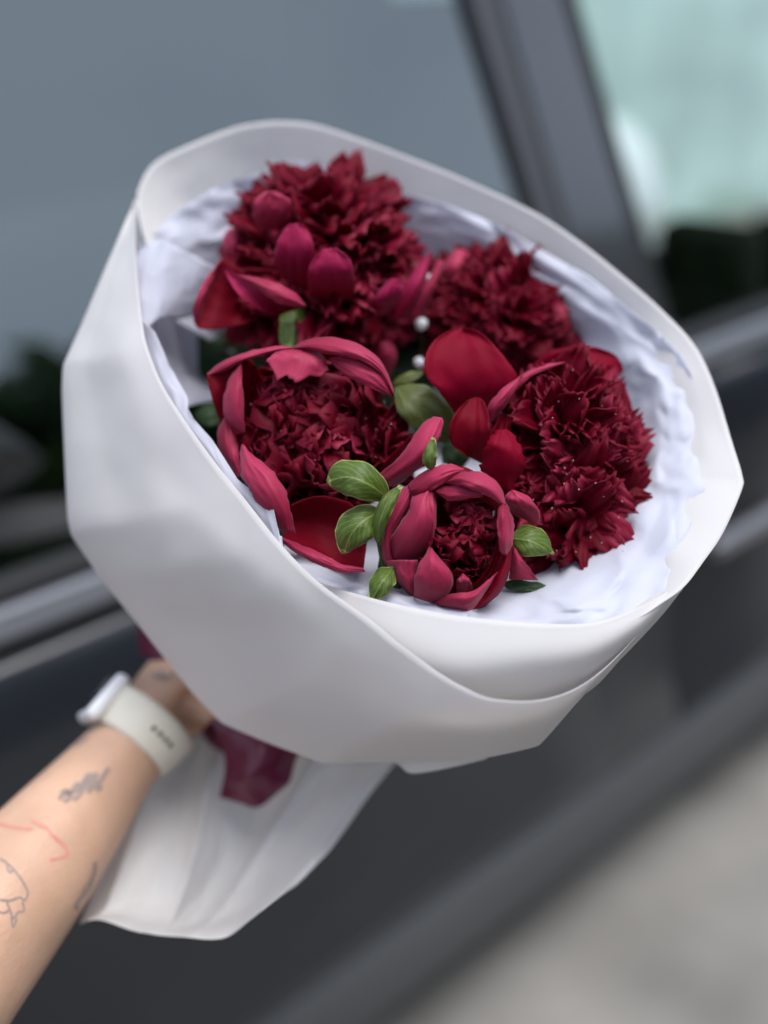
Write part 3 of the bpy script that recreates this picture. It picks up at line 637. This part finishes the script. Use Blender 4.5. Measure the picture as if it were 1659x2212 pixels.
# -- right peony
f3 = thing('peony', P(1200, 1020, .63), 'largest burgundy peony, at the right, with a broad upright red petal beside its dark centre', 'peony', GRP)
dome(f3, (1212,1022,.598), (.14,-.10,.97), 120, R(84), .0570, 'fine', seed=9, pale=.3, roll=.3, sq=.76, tmin=.25)
dome(f3, (1214,1098,.588), (.12,-.25,.96), 140, R(79), .0510, 'fine', seed=8, pale=.28, roll=.4, sq=.80, tmin=.2, jit=.16)
dome(f3, (1190,960,.590), (.05,.15,.97), 40, R(48), .052, 'dome', seed=19, pale=.02, roll=.8)
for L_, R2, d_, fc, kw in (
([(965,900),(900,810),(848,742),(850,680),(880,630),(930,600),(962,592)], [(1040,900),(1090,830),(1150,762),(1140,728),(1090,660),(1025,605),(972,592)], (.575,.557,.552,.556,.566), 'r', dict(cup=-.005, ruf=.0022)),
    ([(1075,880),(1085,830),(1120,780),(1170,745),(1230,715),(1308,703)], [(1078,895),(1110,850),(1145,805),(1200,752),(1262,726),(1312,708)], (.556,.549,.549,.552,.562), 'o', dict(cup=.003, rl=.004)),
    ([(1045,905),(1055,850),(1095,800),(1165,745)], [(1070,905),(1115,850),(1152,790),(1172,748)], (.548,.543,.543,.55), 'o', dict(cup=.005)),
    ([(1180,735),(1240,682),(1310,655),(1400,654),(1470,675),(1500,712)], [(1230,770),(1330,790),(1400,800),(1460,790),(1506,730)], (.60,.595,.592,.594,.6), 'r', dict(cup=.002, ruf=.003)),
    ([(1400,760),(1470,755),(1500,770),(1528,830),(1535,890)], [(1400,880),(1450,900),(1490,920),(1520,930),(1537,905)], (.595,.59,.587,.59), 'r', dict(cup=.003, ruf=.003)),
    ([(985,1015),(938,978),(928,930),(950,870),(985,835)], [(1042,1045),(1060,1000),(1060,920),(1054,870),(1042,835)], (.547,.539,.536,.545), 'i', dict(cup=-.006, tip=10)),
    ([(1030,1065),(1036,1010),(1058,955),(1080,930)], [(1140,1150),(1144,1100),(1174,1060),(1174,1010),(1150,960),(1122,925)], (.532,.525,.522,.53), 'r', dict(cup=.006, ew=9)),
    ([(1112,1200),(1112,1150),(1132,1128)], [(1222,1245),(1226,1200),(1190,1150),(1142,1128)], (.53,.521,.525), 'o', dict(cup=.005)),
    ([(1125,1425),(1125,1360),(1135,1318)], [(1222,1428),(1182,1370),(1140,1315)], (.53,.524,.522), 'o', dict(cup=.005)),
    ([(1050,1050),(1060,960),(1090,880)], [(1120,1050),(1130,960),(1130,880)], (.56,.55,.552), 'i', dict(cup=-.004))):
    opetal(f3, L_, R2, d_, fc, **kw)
stem(f3, (1180,1010,.63), STEMEND)
# -- left peony
f4 = thing('peony', P(690, 950, .62), 'half open burgundy peony at the left, its ruffled heart ringed by folded pink petals', 'peony', GRP)
dome(f4, (690,960,.603), (-.02,.08,1), 125, R(66), .052, 'ruffle', seed=21, pale=.1, roll=.3, jit=.14)
dome(f4, (800,990,.585), (.3,.05,.95), 40, R(50), .035, 'dome', seed=23, pale=.03, roll=.6)
dome(f4, (700,1080,.585), (0,-.1,1), 40, R(55), .032, 'dome', seed=24, pale=.03, roll=.6)
dome(f4, (640,890,.575), (.1,.1,1), 14, R(35), .034, 'ruffle', seed=25, pale=.5, roll=.4)
dome(f4, (720,990,.57), (.1,-.2,1), 14, R(45), .032, 'ruffle', seed=26, pale=.4, roll=.4)
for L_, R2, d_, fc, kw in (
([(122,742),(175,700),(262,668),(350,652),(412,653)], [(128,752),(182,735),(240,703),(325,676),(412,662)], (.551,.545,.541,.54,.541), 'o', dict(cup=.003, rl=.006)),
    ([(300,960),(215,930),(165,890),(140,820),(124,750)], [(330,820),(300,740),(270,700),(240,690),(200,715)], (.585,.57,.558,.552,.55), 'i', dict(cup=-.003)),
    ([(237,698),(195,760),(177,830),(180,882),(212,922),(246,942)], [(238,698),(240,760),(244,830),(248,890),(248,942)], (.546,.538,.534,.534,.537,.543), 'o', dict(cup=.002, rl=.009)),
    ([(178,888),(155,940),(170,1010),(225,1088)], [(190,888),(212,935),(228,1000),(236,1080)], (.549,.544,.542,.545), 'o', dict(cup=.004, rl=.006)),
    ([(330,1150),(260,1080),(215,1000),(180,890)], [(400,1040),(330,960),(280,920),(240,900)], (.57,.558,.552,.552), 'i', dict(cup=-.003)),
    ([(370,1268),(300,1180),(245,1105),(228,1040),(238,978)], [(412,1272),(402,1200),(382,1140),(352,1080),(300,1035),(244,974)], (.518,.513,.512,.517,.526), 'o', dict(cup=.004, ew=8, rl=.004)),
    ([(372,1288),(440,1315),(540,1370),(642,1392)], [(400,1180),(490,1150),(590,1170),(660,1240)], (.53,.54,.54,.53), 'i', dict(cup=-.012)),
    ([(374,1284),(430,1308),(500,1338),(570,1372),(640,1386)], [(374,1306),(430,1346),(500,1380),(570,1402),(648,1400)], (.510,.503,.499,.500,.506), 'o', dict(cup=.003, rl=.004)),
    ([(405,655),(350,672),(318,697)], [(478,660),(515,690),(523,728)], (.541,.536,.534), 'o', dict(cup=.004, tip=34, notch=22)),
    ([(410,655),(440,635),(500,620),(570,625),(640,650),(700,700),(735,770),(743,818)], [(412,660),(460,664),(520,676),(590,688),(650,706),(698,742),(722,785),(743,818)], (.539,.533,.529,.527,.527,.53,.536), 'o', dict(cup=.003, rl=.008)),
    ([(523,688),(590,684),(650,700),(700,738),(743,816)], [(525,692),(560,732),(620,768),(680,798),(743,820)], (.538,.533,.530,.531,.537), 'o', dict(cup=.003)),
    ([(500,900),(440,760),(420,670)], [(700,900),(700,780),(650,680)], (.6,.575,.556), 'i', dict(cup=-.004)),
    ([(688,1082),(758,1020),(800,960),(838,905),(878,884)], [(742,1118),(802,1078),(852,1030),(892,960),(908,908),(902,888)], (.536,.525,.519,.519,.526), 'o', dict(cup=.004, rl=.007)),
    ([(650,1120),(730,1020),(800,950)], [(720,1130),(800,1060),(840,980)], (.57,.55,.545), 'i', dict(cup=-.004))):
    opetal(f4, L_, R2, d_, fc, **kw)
stem(f4, (680,980,.63), STEMEND)
# -- front bud
f5 = thing('peony', P(965, 1170, .53), 'small round half closed peony bud in front, with dusty pink outer petals', 'peony', GRP)
dome(f5, (985,1165,.515), (.12,.02,1), 48, R(62), .027, 'ruffle', seed=31, pale=.3, roll=.4, jit=.2)
dome(f5, (1000,1120,.505), (.1,.2,1), 9, R(40), .020, 'ruffle', seed=32, pale=.6, roll=.6)
SPH = (966, 1162, .503, 146)
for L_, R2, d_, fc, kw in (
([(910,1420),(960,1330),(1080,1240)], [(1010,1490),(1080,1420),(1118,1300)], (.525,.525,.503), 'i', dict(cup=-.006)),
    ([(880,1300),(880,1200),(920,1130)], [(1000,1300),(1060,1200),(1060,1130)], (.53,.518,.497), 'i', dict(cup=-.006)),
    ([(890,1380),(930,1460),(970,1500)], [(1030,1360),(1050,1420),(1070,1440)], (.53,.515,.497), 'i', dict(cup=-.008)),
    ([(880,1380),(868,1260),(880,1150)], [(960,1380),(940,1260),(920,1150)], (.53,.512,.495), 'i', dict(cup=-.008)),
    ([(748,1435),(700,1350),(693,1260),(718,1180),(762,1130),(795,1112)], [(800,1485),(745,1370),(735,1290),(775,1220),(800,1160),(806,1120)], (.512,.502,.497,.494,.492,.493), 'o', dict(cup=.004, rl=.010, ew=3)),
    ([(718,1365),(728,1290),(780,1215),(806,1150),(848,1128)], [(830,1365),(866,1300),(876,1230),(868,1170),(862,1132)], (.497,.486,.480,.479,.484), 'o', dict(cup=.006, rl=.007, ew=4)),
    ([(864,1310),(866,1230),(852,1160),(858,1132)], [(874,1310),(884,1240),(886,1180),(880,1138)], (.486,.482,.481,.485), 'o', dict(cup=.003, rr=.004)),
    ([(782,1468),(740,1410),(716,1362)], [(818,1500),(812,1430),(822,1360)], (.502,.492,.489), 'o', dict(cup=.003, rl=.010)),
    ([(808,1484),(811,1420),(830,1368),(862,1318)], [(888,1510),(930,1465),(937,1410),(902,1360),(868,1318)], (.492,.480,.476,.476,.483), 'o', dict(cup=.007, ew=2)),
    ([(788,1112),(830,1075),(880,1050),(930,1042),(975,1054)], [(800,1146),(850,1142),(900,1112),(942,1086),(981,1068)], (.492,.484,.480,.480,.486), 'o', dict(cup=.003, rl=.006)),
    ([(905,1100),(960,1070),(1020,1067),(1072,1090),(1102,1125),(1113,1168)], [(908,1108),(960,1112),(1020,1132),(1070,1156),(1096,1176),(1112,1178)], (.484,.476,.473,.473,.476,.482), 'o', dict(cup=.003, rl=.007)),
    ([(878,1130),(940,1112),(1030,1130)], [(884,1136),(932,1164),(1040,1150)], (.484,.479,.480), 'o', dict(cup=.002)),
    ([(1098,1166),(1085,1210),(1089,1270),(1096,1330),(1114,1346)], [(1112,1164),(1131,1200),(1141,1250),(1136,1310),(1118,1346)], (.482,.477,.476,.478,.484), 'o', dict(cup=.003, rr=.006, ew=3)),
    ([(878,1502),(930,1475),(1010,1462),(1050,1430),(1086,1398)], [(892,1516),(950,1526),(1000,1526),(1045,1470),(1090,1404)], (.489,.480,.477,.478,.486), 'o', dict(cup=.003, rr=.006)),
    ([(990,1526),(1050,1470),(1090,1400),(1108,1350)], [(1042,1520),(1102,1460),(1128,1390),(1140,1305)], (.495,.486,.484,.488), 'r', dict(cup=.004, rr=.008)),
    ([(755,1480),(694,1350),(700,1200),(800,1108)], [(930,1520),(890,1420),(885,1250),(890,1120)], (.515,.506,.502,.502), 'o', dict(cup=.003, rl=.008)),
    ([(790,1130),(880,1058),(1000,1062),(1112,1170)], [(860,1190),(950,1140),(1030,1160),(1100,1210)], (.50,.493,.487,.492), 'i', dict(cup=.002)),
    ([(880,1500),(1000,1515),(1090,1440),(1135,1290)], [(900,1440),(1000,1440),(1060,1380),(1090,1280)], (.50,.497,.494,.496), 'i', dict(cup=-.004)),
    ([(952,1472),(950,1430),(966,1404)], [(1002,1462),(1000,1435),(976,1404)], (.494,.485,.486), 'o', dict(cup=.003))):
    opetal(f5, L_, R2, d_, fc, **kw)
stem(f5, (960,1200,.54), STEMEND)
for sp, w, mt, kw in (
    ([(842,1078,.495),(795,1045,.482),(750,1030,.483),(706,1040,.492)], (30,78,80,56), LEAF, dict(cup=.006)),
    ([(822,1105,.497),(785,1125,.487),(758,1155,.488),(742,1196,.494)], (40,78,72,36), LEAF, dict(cup=.006)),
    ([(818,1178,.493),(820,1130,.484),(838,1085,.482),(866,1050,.487)], (16,30,34,14), LEAF, dict(cup=.004)),
    ([(931,1014,.485),(929,985,.481),(936,945,.485)], (16,30,28,10), LEAF, dict(cup=.003)),
    ([(848,1228,.495),(825,1258,.487),(800,1300,.49)], (22,50,46,16), LEAF, dict(cup=.004)),
    ([(1106,1162,.505),(1150,1170,.5),(1196,1196,.505)], (40,68,56,10), LEAF, dict(cup=.006)),
    ([(1090,1262,.515),(1135,1268,.512),(1182,1270,.515)], (16,28,26,20), LEAFD, dict(cup=.003)),
    ([(840,1180,.515),(850,1240,.51),(868,1296,.512)], (30,60,56,20), LEAFD, dict(cup=.004))):
    leaf(f5, sp, w, mt, **kw)
for pts_ in ([(836,1086,.4865),(818,1140,.497),(826,1210,.512),(850,1290,.53)], [(822,1106,.498),(822,1150,.502),(832,1220,.515)], [(846,1230,.496),(856,1200,.51),(870,1180,.52)], [(1108,1163,.506),(1085,1185,.512),(1060,1200,.52)]):
    tube('leaf_stalk', PA(cr1(pts_, 12)), .0013, LEAF0, f5, 8)
for sp, w, mt in (
    ([(856,835,.555),(890,865,.545),(935,900,.548),(985,955,.565)], (24,78,90,60), LEAFO),
    ([(848,832,.575),(880,818,.57),(912,802,.575)], (12,26,22,8), LEAFO),
    ([(960,960,.57),(985,980,.565),(1000,1010,.57)], (40,70,60,30), LEAFD)):
    leaf(f3, sp, w, mt)
for sp, w in (
    ([(640,790,.69),(540,770,.68),(430,730,.685)], (40,80,80,30)), ([(520,880,.62),(460,895,.6),(418,895,.605)], (30,44,44,14)),
    ([(850,900,.66),(880,800,.65),(860,700,.66)], (60,120,120,50)), ([(640,1200,.56),(690,1228,.55),(712,1236,.555)], (20,34,30,12)),
    ([(700,1200,.57),(800,1240,.55),(850,1290,.545)], (60,90,80,20)), ([(560,700,.66),(480,740,.65),(440,760,.655)], (24,40,30,10))):
    leaf(f1, sp, w, LEAFD)

for f_, nn_ in ((f3, 90), (f4, 60)):
    rl = np.array(f_.location); rr_ = random.Random(4); v = []; fc_ = []
    for q in rr_.sample(TIPS[f_.name], nn_):
        b0 = q - rl + np.array(nrm(CAMP - q)) * .0015; k = len(v); r_ = rr_.uniform(.00022, .0005)
        for d_ in ((1,0,0),(-1,0,0),(0,1,0),(0,-1,0),(0,0,1),(0,0,-1)): v.append(list(b0 + np.array(d_) * r_))
        for a_, b_, c_ in ((0,2,4),(2,1,4),(1,3,4),(3,0,4),(2,0,5),(1,2,5),(3,1,5),(0,3,5)): fc_.append((k + a_, k + b_, k + c_))
    me = bpy.data.meshes.new('pollen_specks'); me.from_pydata(v, [], fc_); tag(link('pollen_specks', me, [mat('speck', (.75, .45, .45), .5) if 'speck' not in bpy.data.materials else bpy.data.materials['speck']], f_), kind='stuff')
# baby's breath between the two upper peonies
gy = thing('gypsophila_sprig', P(900, 900, .67), "tiny white baby's breath blossoms between the two upper peonies", 'flower sprig')
tube('stem', PA(cr1([(880,900,.68),(905,790,.64),(915,700,.62),(918,620,.62)], 12)), .0006, LEAFD, gy, 6)
import bmesh
for (u, v, d, r) in ((918,632,.612,.0032),(911,660,.62,.0022),(910,700,.612,.0036),(906,783,.612,.0030),(926,600,.615,.002)):
    bm = bmesh.new(); bmesh.ops.create_icosphere(bm, subdivisions=3, radius=r)
    for vv in bm.verts: vv.co *= 1 + .28 * noise.noise(vv.co * 900)
    me = bpy.data.meshes.new('blossom'); bm.to_mesh(me); bm.free()
    me.transform(Matrix.Translation(Vector(P(u, v, d)) - gy.location)); link('blossom', me, [WHITE], gy)

# ------------------------------------------------------------------ paper tail and ribbon below the hand
TL = [[(360,1520,.69),(430,1530,.70),(500,1560,.705),(580,1600,.70),(680,1640,.69),(760,1645,.68),(860,1640,.67)],
      [(300,1690,.69),(380,1680,.705),(470,1700,.70),(560,1730,.705),(640,1740,.69),(710,1735,.675),(790,1728,.665)],
      [(230,1850,.685),(330,1850,.67),(430,1860,.68),(520,1860,.695),(590,1850,.675),(650,1850,.66),(715,1832,.65)],
      [(190,1950,.68),(280,1965,.655),(370,1985,.66),(450,1980,.67),(530,1960,.665),(590,1935,.65),(645,1905,.64)],
      [(172,1995,.675),(215,1985,.655),(300,2012,.645),(390,2022,.645),(480,2025,.64),(540,1985,.635),(615,1925,.635)]]
pt = surf(TL, 60, 140)
for i in range(60):
    for j in range(140):
        t = i / 59.; x = j / 139.
        ph = x * 9.5 + 2.2 * fbm(x * 2.0, t * .6, 2); pl = abs(math.sin(ph))**.8 - .5
        pt[i, j, 2] += -.075 * t + .017 * pl * (1.0 - .45 * t) + .004 * fbm(x * 6, t * 3, 9.2)
sheet('paper_tail', PA(pt), [PAPER, PAPER], wrap, .0005)
rib = thing('ribbon', P(*HAND), 'burgundy satin ribbon tied round the stems below the hand', 'ribbon')
def cloth(name, ctrl, n, m_, amp, par, mt):
    p = surf(ctrl, n, m_)
    for i in range(n):
        for j in range(m_): p[i, j, 2] += amp * fbm(p[i, j, 0] / 105, p[i, j, 1] / 75, 6.6, 2)
    return sheet(name, PA(p), [mt, mt], par, .0006)
cloth('bow_loop', [[(440,1530,.655),(500,1560,.65),(580,1590,.645),(660,1615,.65)], [(478,1610,.65),(530,1620,.638),(590,1630,.636),(640,1640,.645)], [(486,1660,.648),(530,1672,.634),(585,1680,.634),(628,1685,.642)], [(474,1722,.65),(515,1734,.642),(558,1744,.641),(612,1704,.645)]], 24, 30, .009, rib, RIBBON)
cloth('bow_tail', [[(300,1330,.68),(345,1365,.675),(400,1420,.67)], [(298,1365,.68),(335,1400,.672),(390,1450,.668)], [(300,1410,.68),(325,1425,.675),(380,1470,.67)]], 14, 14, .004, rib, RIBBON)
tube('knot', PA([(450,1555,.70),(480,1572,.692),(515,1590,.685),(550,1605,.68)]), [.010, .014, .014, .010], RIBBON, rib, 14)

# ------------------------------------------------------------------ the arm and hand that hold it
man = thing('person', P(60, 1880, .6), 'bare tattooed forearm and hand of a person gripping the bouquet', 'person')
def skinmesh(verts, edges, rad, sub=2):
    me = bpy.data.meshes.new('body'); me.from_pydata([tuple(v) for v in verts], edges, [])
    me.transform(Matrix.Translation(-man.location))
    o = bpy.data.objects.new('body', me); COL.objects.link(o); o.parent = man
    sk = o.modifiers.new('skin', 'SKIN'); sk.use_smooth_shade = True
    for i, r in enumerate(rad): me.skin_vertices[0].data[i].radius = r if isinstance(r, tuple) else (r, r)
    me.skin_vertices[0].data[0].use_root = True
    ss = o.modifiers.new('sub', 'SUBSURF'); ss.levels = sub; ss.render_levels = sub
    return o
V_, E_, R_ = [], [], []
def chain(pts, rads, start=None):
    prev = start
    for p, r in zip(pts, rads):
        V_.append(P(*p)); R_.append(r)
        if prev is not None: E_.append((prev, len(V_) - 1))
        prev = len(V_) - 1
    return prev
wr = chain([(-330,2380,.535),(-120,2110,.55),(60,1885,.585),(165,1755,.615),(255,1640,.64),(320,1562,.655)], [.047,.0445,.0395,.0335,.0265,.0245])
pm = chain([(378,1497,.672),(430,1455,.69)], [(.032,.026),(.035,.026)], wr)
# thumb along the near side, four fingers curling round the stems behind the cone
chain([(405,1520,.668),(450,1528,.66),(495,1520,.655),(530,1505,.66)], [.013,.0115,.0105,.0085], wr + 1)
for k, (du, dv, dd, s) in enumerate(((0,0,0,1), (14,-38,.004,1.06), (20,-74,.008,1.0), (18,-106,.012,.85))):
    chain([(462+du,1448+dv*.8,.70+dd),(520+du,1435+dv,.712+dd),(560+du,1455+dv,.70+dd),(560+du,1490+dv,.682+dd)], [.0115*s,.0105*s,.0095*s,.008*s], pm)
# upper arm, trunk, head, legs and the other arm: the person stands behind the camera
base_i = len(V_)
def wchain(pts, rads, start=None):
    prev = start
    for p, r in zip(pts, rads):
        V_.append(np.array(p, float)); R_.append(r)
        if prev is not None: E_.append((prev, len(V_) - 1))
        prev = len(V_) - 1
    return prev
el = V_[0]; shl = np.array((-.20, -.36, 1.40)); c_ = wchain([el * .6 + shl * .4 + np.array((0, 0, -.02)), shl, (-.0, -.40, 1.40)], [.047, .06, (.13, .10)], 0)
hp = wchain([(0, -.40, 1.18), (0, -.40, .96)], [(.15, .11), (.16, .12)], c_)
hd_ = wchain([(0, -.37, 1.50), (0, -.33, 1.60), (0, -.31, 1.70)], [.055, (.075, .085), (.07, .085)], c_)
wchain([(.20, -.36, 1.40), (.27, -.26, 1.16), (.14, -.10, 1.42), (.10, -.06, 1.56)], [.06, .046, .034, .028], c_)
for sg in (-1, 1): wchain([(sg * .10, -.40, .86), (sg * .11, -.38, .48), (sg * .12, -.41, .08), (sg * .13, -.30, .04)], [.085, .06, .042, .035], hp)
body = skinmesh(V_, E_, R_)
JK = mat('jacket_black', (.02, .02, .024), .8, .2, var=.2, var_scale=20)
def garment(name, idx, grow):
    mp = {k: i for i, k in enumerate(idx)}; me = bpy.data.meshes.new(name)
    me.from_pydata([tuple(V_[k]) for k in idx], [(mp[a], mp[b]) for a, b in E_ if a in mp and b in mp], []); me.transform(Matrix.Translation(-man.location))
    o = bpy.data.objects.new(name, me); COL.objects.link(o); o.parent = man; o.modifiers.new('skin', 'SKIN').use_smooth_shade = True
    for i, k in enumerate(idx):
        r = R_[k] if isinstance(R_[k], tuple) else (R_[k], R_[k]); me.skin_vertices[0].data[i].radius = (r[0] + grow, r[1] + grow)
    me.skin_vertices[0].data[0].use_root = True; q = o.modifiers.new('sub', 'SUBSURF'); q.levels = q.render_levels = 2; me.materials.append(JK)
garment('jacket', [base_i + 2, base_i, base_i + 1, base_i + 3, base_i + 4, base_i + 8, base_i + 9], .02)
garment('trousers', list(range(base_i + 12, base_i + 15)), .018); garment('trousers', list(range(base_i + 16, base_i + 19)), .018)
body.data.materials.append(SKIN)
bpy.context.view_layer.update()
dg = bpy.context.evaluated_depsgraph_get(); ev = body.evaluated_get(dg)
bme = bpy.data.meshes.new_from_object(ev)
body.modifiers.clear(); old = body.data; body.data = bme; bpy.data.meshes.remove(old)
bme.polygons.foreach_set('use_smooth', [True] * len(bme.polygons))
bvh = BVHTree.FromPolygons([tuple(np.array(v.co) + np.array(man.location)) for v in bme.vertices], [tuple(p.vertices) for p in bme.polygons])
def tattoo(lines, wpx, mt, label, broken=False):
    v = []; f = []
    for ln in lines:
        ln = np.array(ln, float); n = max(4, int(np.linalg.norm(np.diff(ln, axis=0), axis=1).sum() / 6)); s = cr1(ln, n)
        tg = np.gradient(s, axis=0); tg /= np.linalg.norm(tg, axis=1, keepdims=True) + 1e-9; prev = None
        for i in range(n):
            ww = 1.5 * wpx * (.7 + .5 * abs(noise.noise(Vector((s[i][0] / 20, s[i][1] / 20, 1))))) / 2; q = []
            for sg in (-1, 1):
                u, w_ = s[i] + np.array((-tg[i][1], tg[i][0])) * ww * sg
                r = bvh.ray_cast(Vector(CAMP), Vector(nrm(ray(u, w_))))
                if r[0] is None: break
                q.append(np.array(r[0] + r[1] * .0004) - np.array(man.location))
            if len(q) < 2: prev = None; continue
            v += q; k = len(v)
            if prev is not None: f.append((prev, prev + 1, k - 1, k - 2))
            prev = k - 2
    if not f: return
    me = bpy.data.meshes.new('tattoo'); me.from_pydata([list(x) for x in v], [], f)
    o = link('tattoo', me, [mt], man); o['label'] = label
tattoo([[(-20,1778),(15,1783),(45,1789),(70,1790)], [(68,1772),(85,1782),(100,1788),(112,1803),(126,1815),(140,1828),(145,1845),(132,1852),(108,1858)]], 5, INKR, 'thin red line tattoo')
tattoo([[(-10,1850),(12,1862),(35,1885),(52,1910),(60,1930),(52,1945),(42,1938),(20,1945),(-10,1942)], [(15,1950),(22,1968),(30,1985),(38,1970),(52,1968),(48,1948)], [(20,1965),(8,1972),(-8,1966)], [(24,1980),(28,2003),(36,1985)], [(15,1868),(20,1885),(28,1880)]], 3.4, INK, 'black outline tattoo near the elbow')
tattoo([[(128,1728),(140,1708),(152,1722),(138,1732)], [(150,1720),(165,1695),(178,1705),(170,1720),(158,1728)], [(175,1700),(190,1675),(205,1680),(200,1700),(188,1712)], [(200,1695),(215,1690),(228,1668),(236,1660)], [(185,1690),(212,1672)], [(208,1708),(220,1698)], [(135,1715),(165,1708),(200,1690)]], 8, INK, 'grey flower tattoo on the forearm')
tattoo([[(205,1862),(203,1885),(192,1915),(178,1935),(166,1952),(165,1965)], [(190,1915),(180,1930)]], 7, INK, 'dark tattoo on the edge of the forearm')
tattoo([[(150,1610),(175,1595),(205,1575),(235,1562),(258,1555)], [(160,1612),(190,1592)]], 5, INK, 'faint tattoo by the watch band')
tattoo([[(330,1455),(345,1465),(365,1462),(378,1450)], [(345,1450),(360,1470)]], 6, INK, 'small tattoo on the hand')

# ------------------------------------------------------------------ watch
wa = np.array(P(320,1562,.655)); wb = np.array(P(255,1640,.64)); ax = nrm(wa - wb); wc = wb * .28 + wa * .72
wt = thing('watch', wc, 'watch with a cream band and white case on the wrist', 'watch')
tocam = nrm(CAMP - wc); e1 = nrm(tocam - ax * tocam.dot(ax)); e2 = np.cross(ax, e1)
if (RW.T @ e2)[0] > 0: e2 = -e2                                     # e2 points to the left of the picture
nb, ms = 60, 9; p = np.zeros((ms, nb, 3))
for i in range(ms):
    q = -1 + 2 * i / (ms - 1)
    for j in range(nb):
        a = 2 * math.pi * j / nb; rr = .0285 - .0012 * q * q + .0022 * q
        p[i, j] = wc + ax * (q * .0128) + (e1 * math.cos(a) * .98 + e2 * math.sin(a) * 1.06) * rr
me = sheet_data('band', p - np.array(wt.location), .0022, False, True)
nnv = np.array([v.co for v in me.vertices]); 
band = link('band', me, [BAND, BAND], wt)
for k in range(4):
    a = -.15 - .17 * k; c = wc + (e1 * math.cos(a) * .98 + e2 * math.sin(a) * 1.06) * .0288; nn = nrm(e1 * math.cos(a) + e2 * math.sin(a))
    tube('band_hole', np.array([c - nn * .001, c + nn * .0006]), .0016, mat('hole_dark', (.2, .19, .15), .8) if k == 0 else bpy.data.materials['hole_dark'], band, 10)
ca = 1.42; cn = nrm(e1 * math.cos(ca) + e2 * math.sin(ca)); ct = np.cross(ax, cn); cc = wc + cn * .0306 + ax * .001
bm = bmesh.new(); bmesh.ops.create_cube(bm, size=1); bmesh.ops.scale(bm, vec=(.034, .030, .0105), verts=bm.verts)
bmesh.ops.bevel(bm, geom=bm.edges[:], offset=.005, segments=5, affect='EDGES', profile=.5)
me = bpy.data.meshes.new('case'); bm.to_mesh(me); bm.free()
me.transform(Matrix(((ax[0], ct[0], cn[0], cc[0] - wc[0]), (ax[1], ct[1], cn[1], cc[1] - wc[1]), (ax[2], ct[2], cn[2], cc[2] - wc[2]), (0, 0, 0, 1))))
case = link('case', me, [CASE], wt)
bm = bmesh.new(); bmesh.ops.create_cube(bm, size=1); bmesh.ops.scale(bm, vec=(.027, .023, .002), verts=bm.verts)
me = bpy.data.meshes.new('screen'); bm.to_mesh(me); bm.free(); cs = cc + cn * .0050 - wc
me.transform(Matrix(((ax[0], ct[0], cn[0], cs[0]), (ax[1], ct[1], cn[1], cs[1]), (ax[2], ct[2], cn[2], cs[2]), (0, 0, 0, 1))))
link('screen', me, [mat('screen_black', (.01, .01, .012), .08, .5)], case)
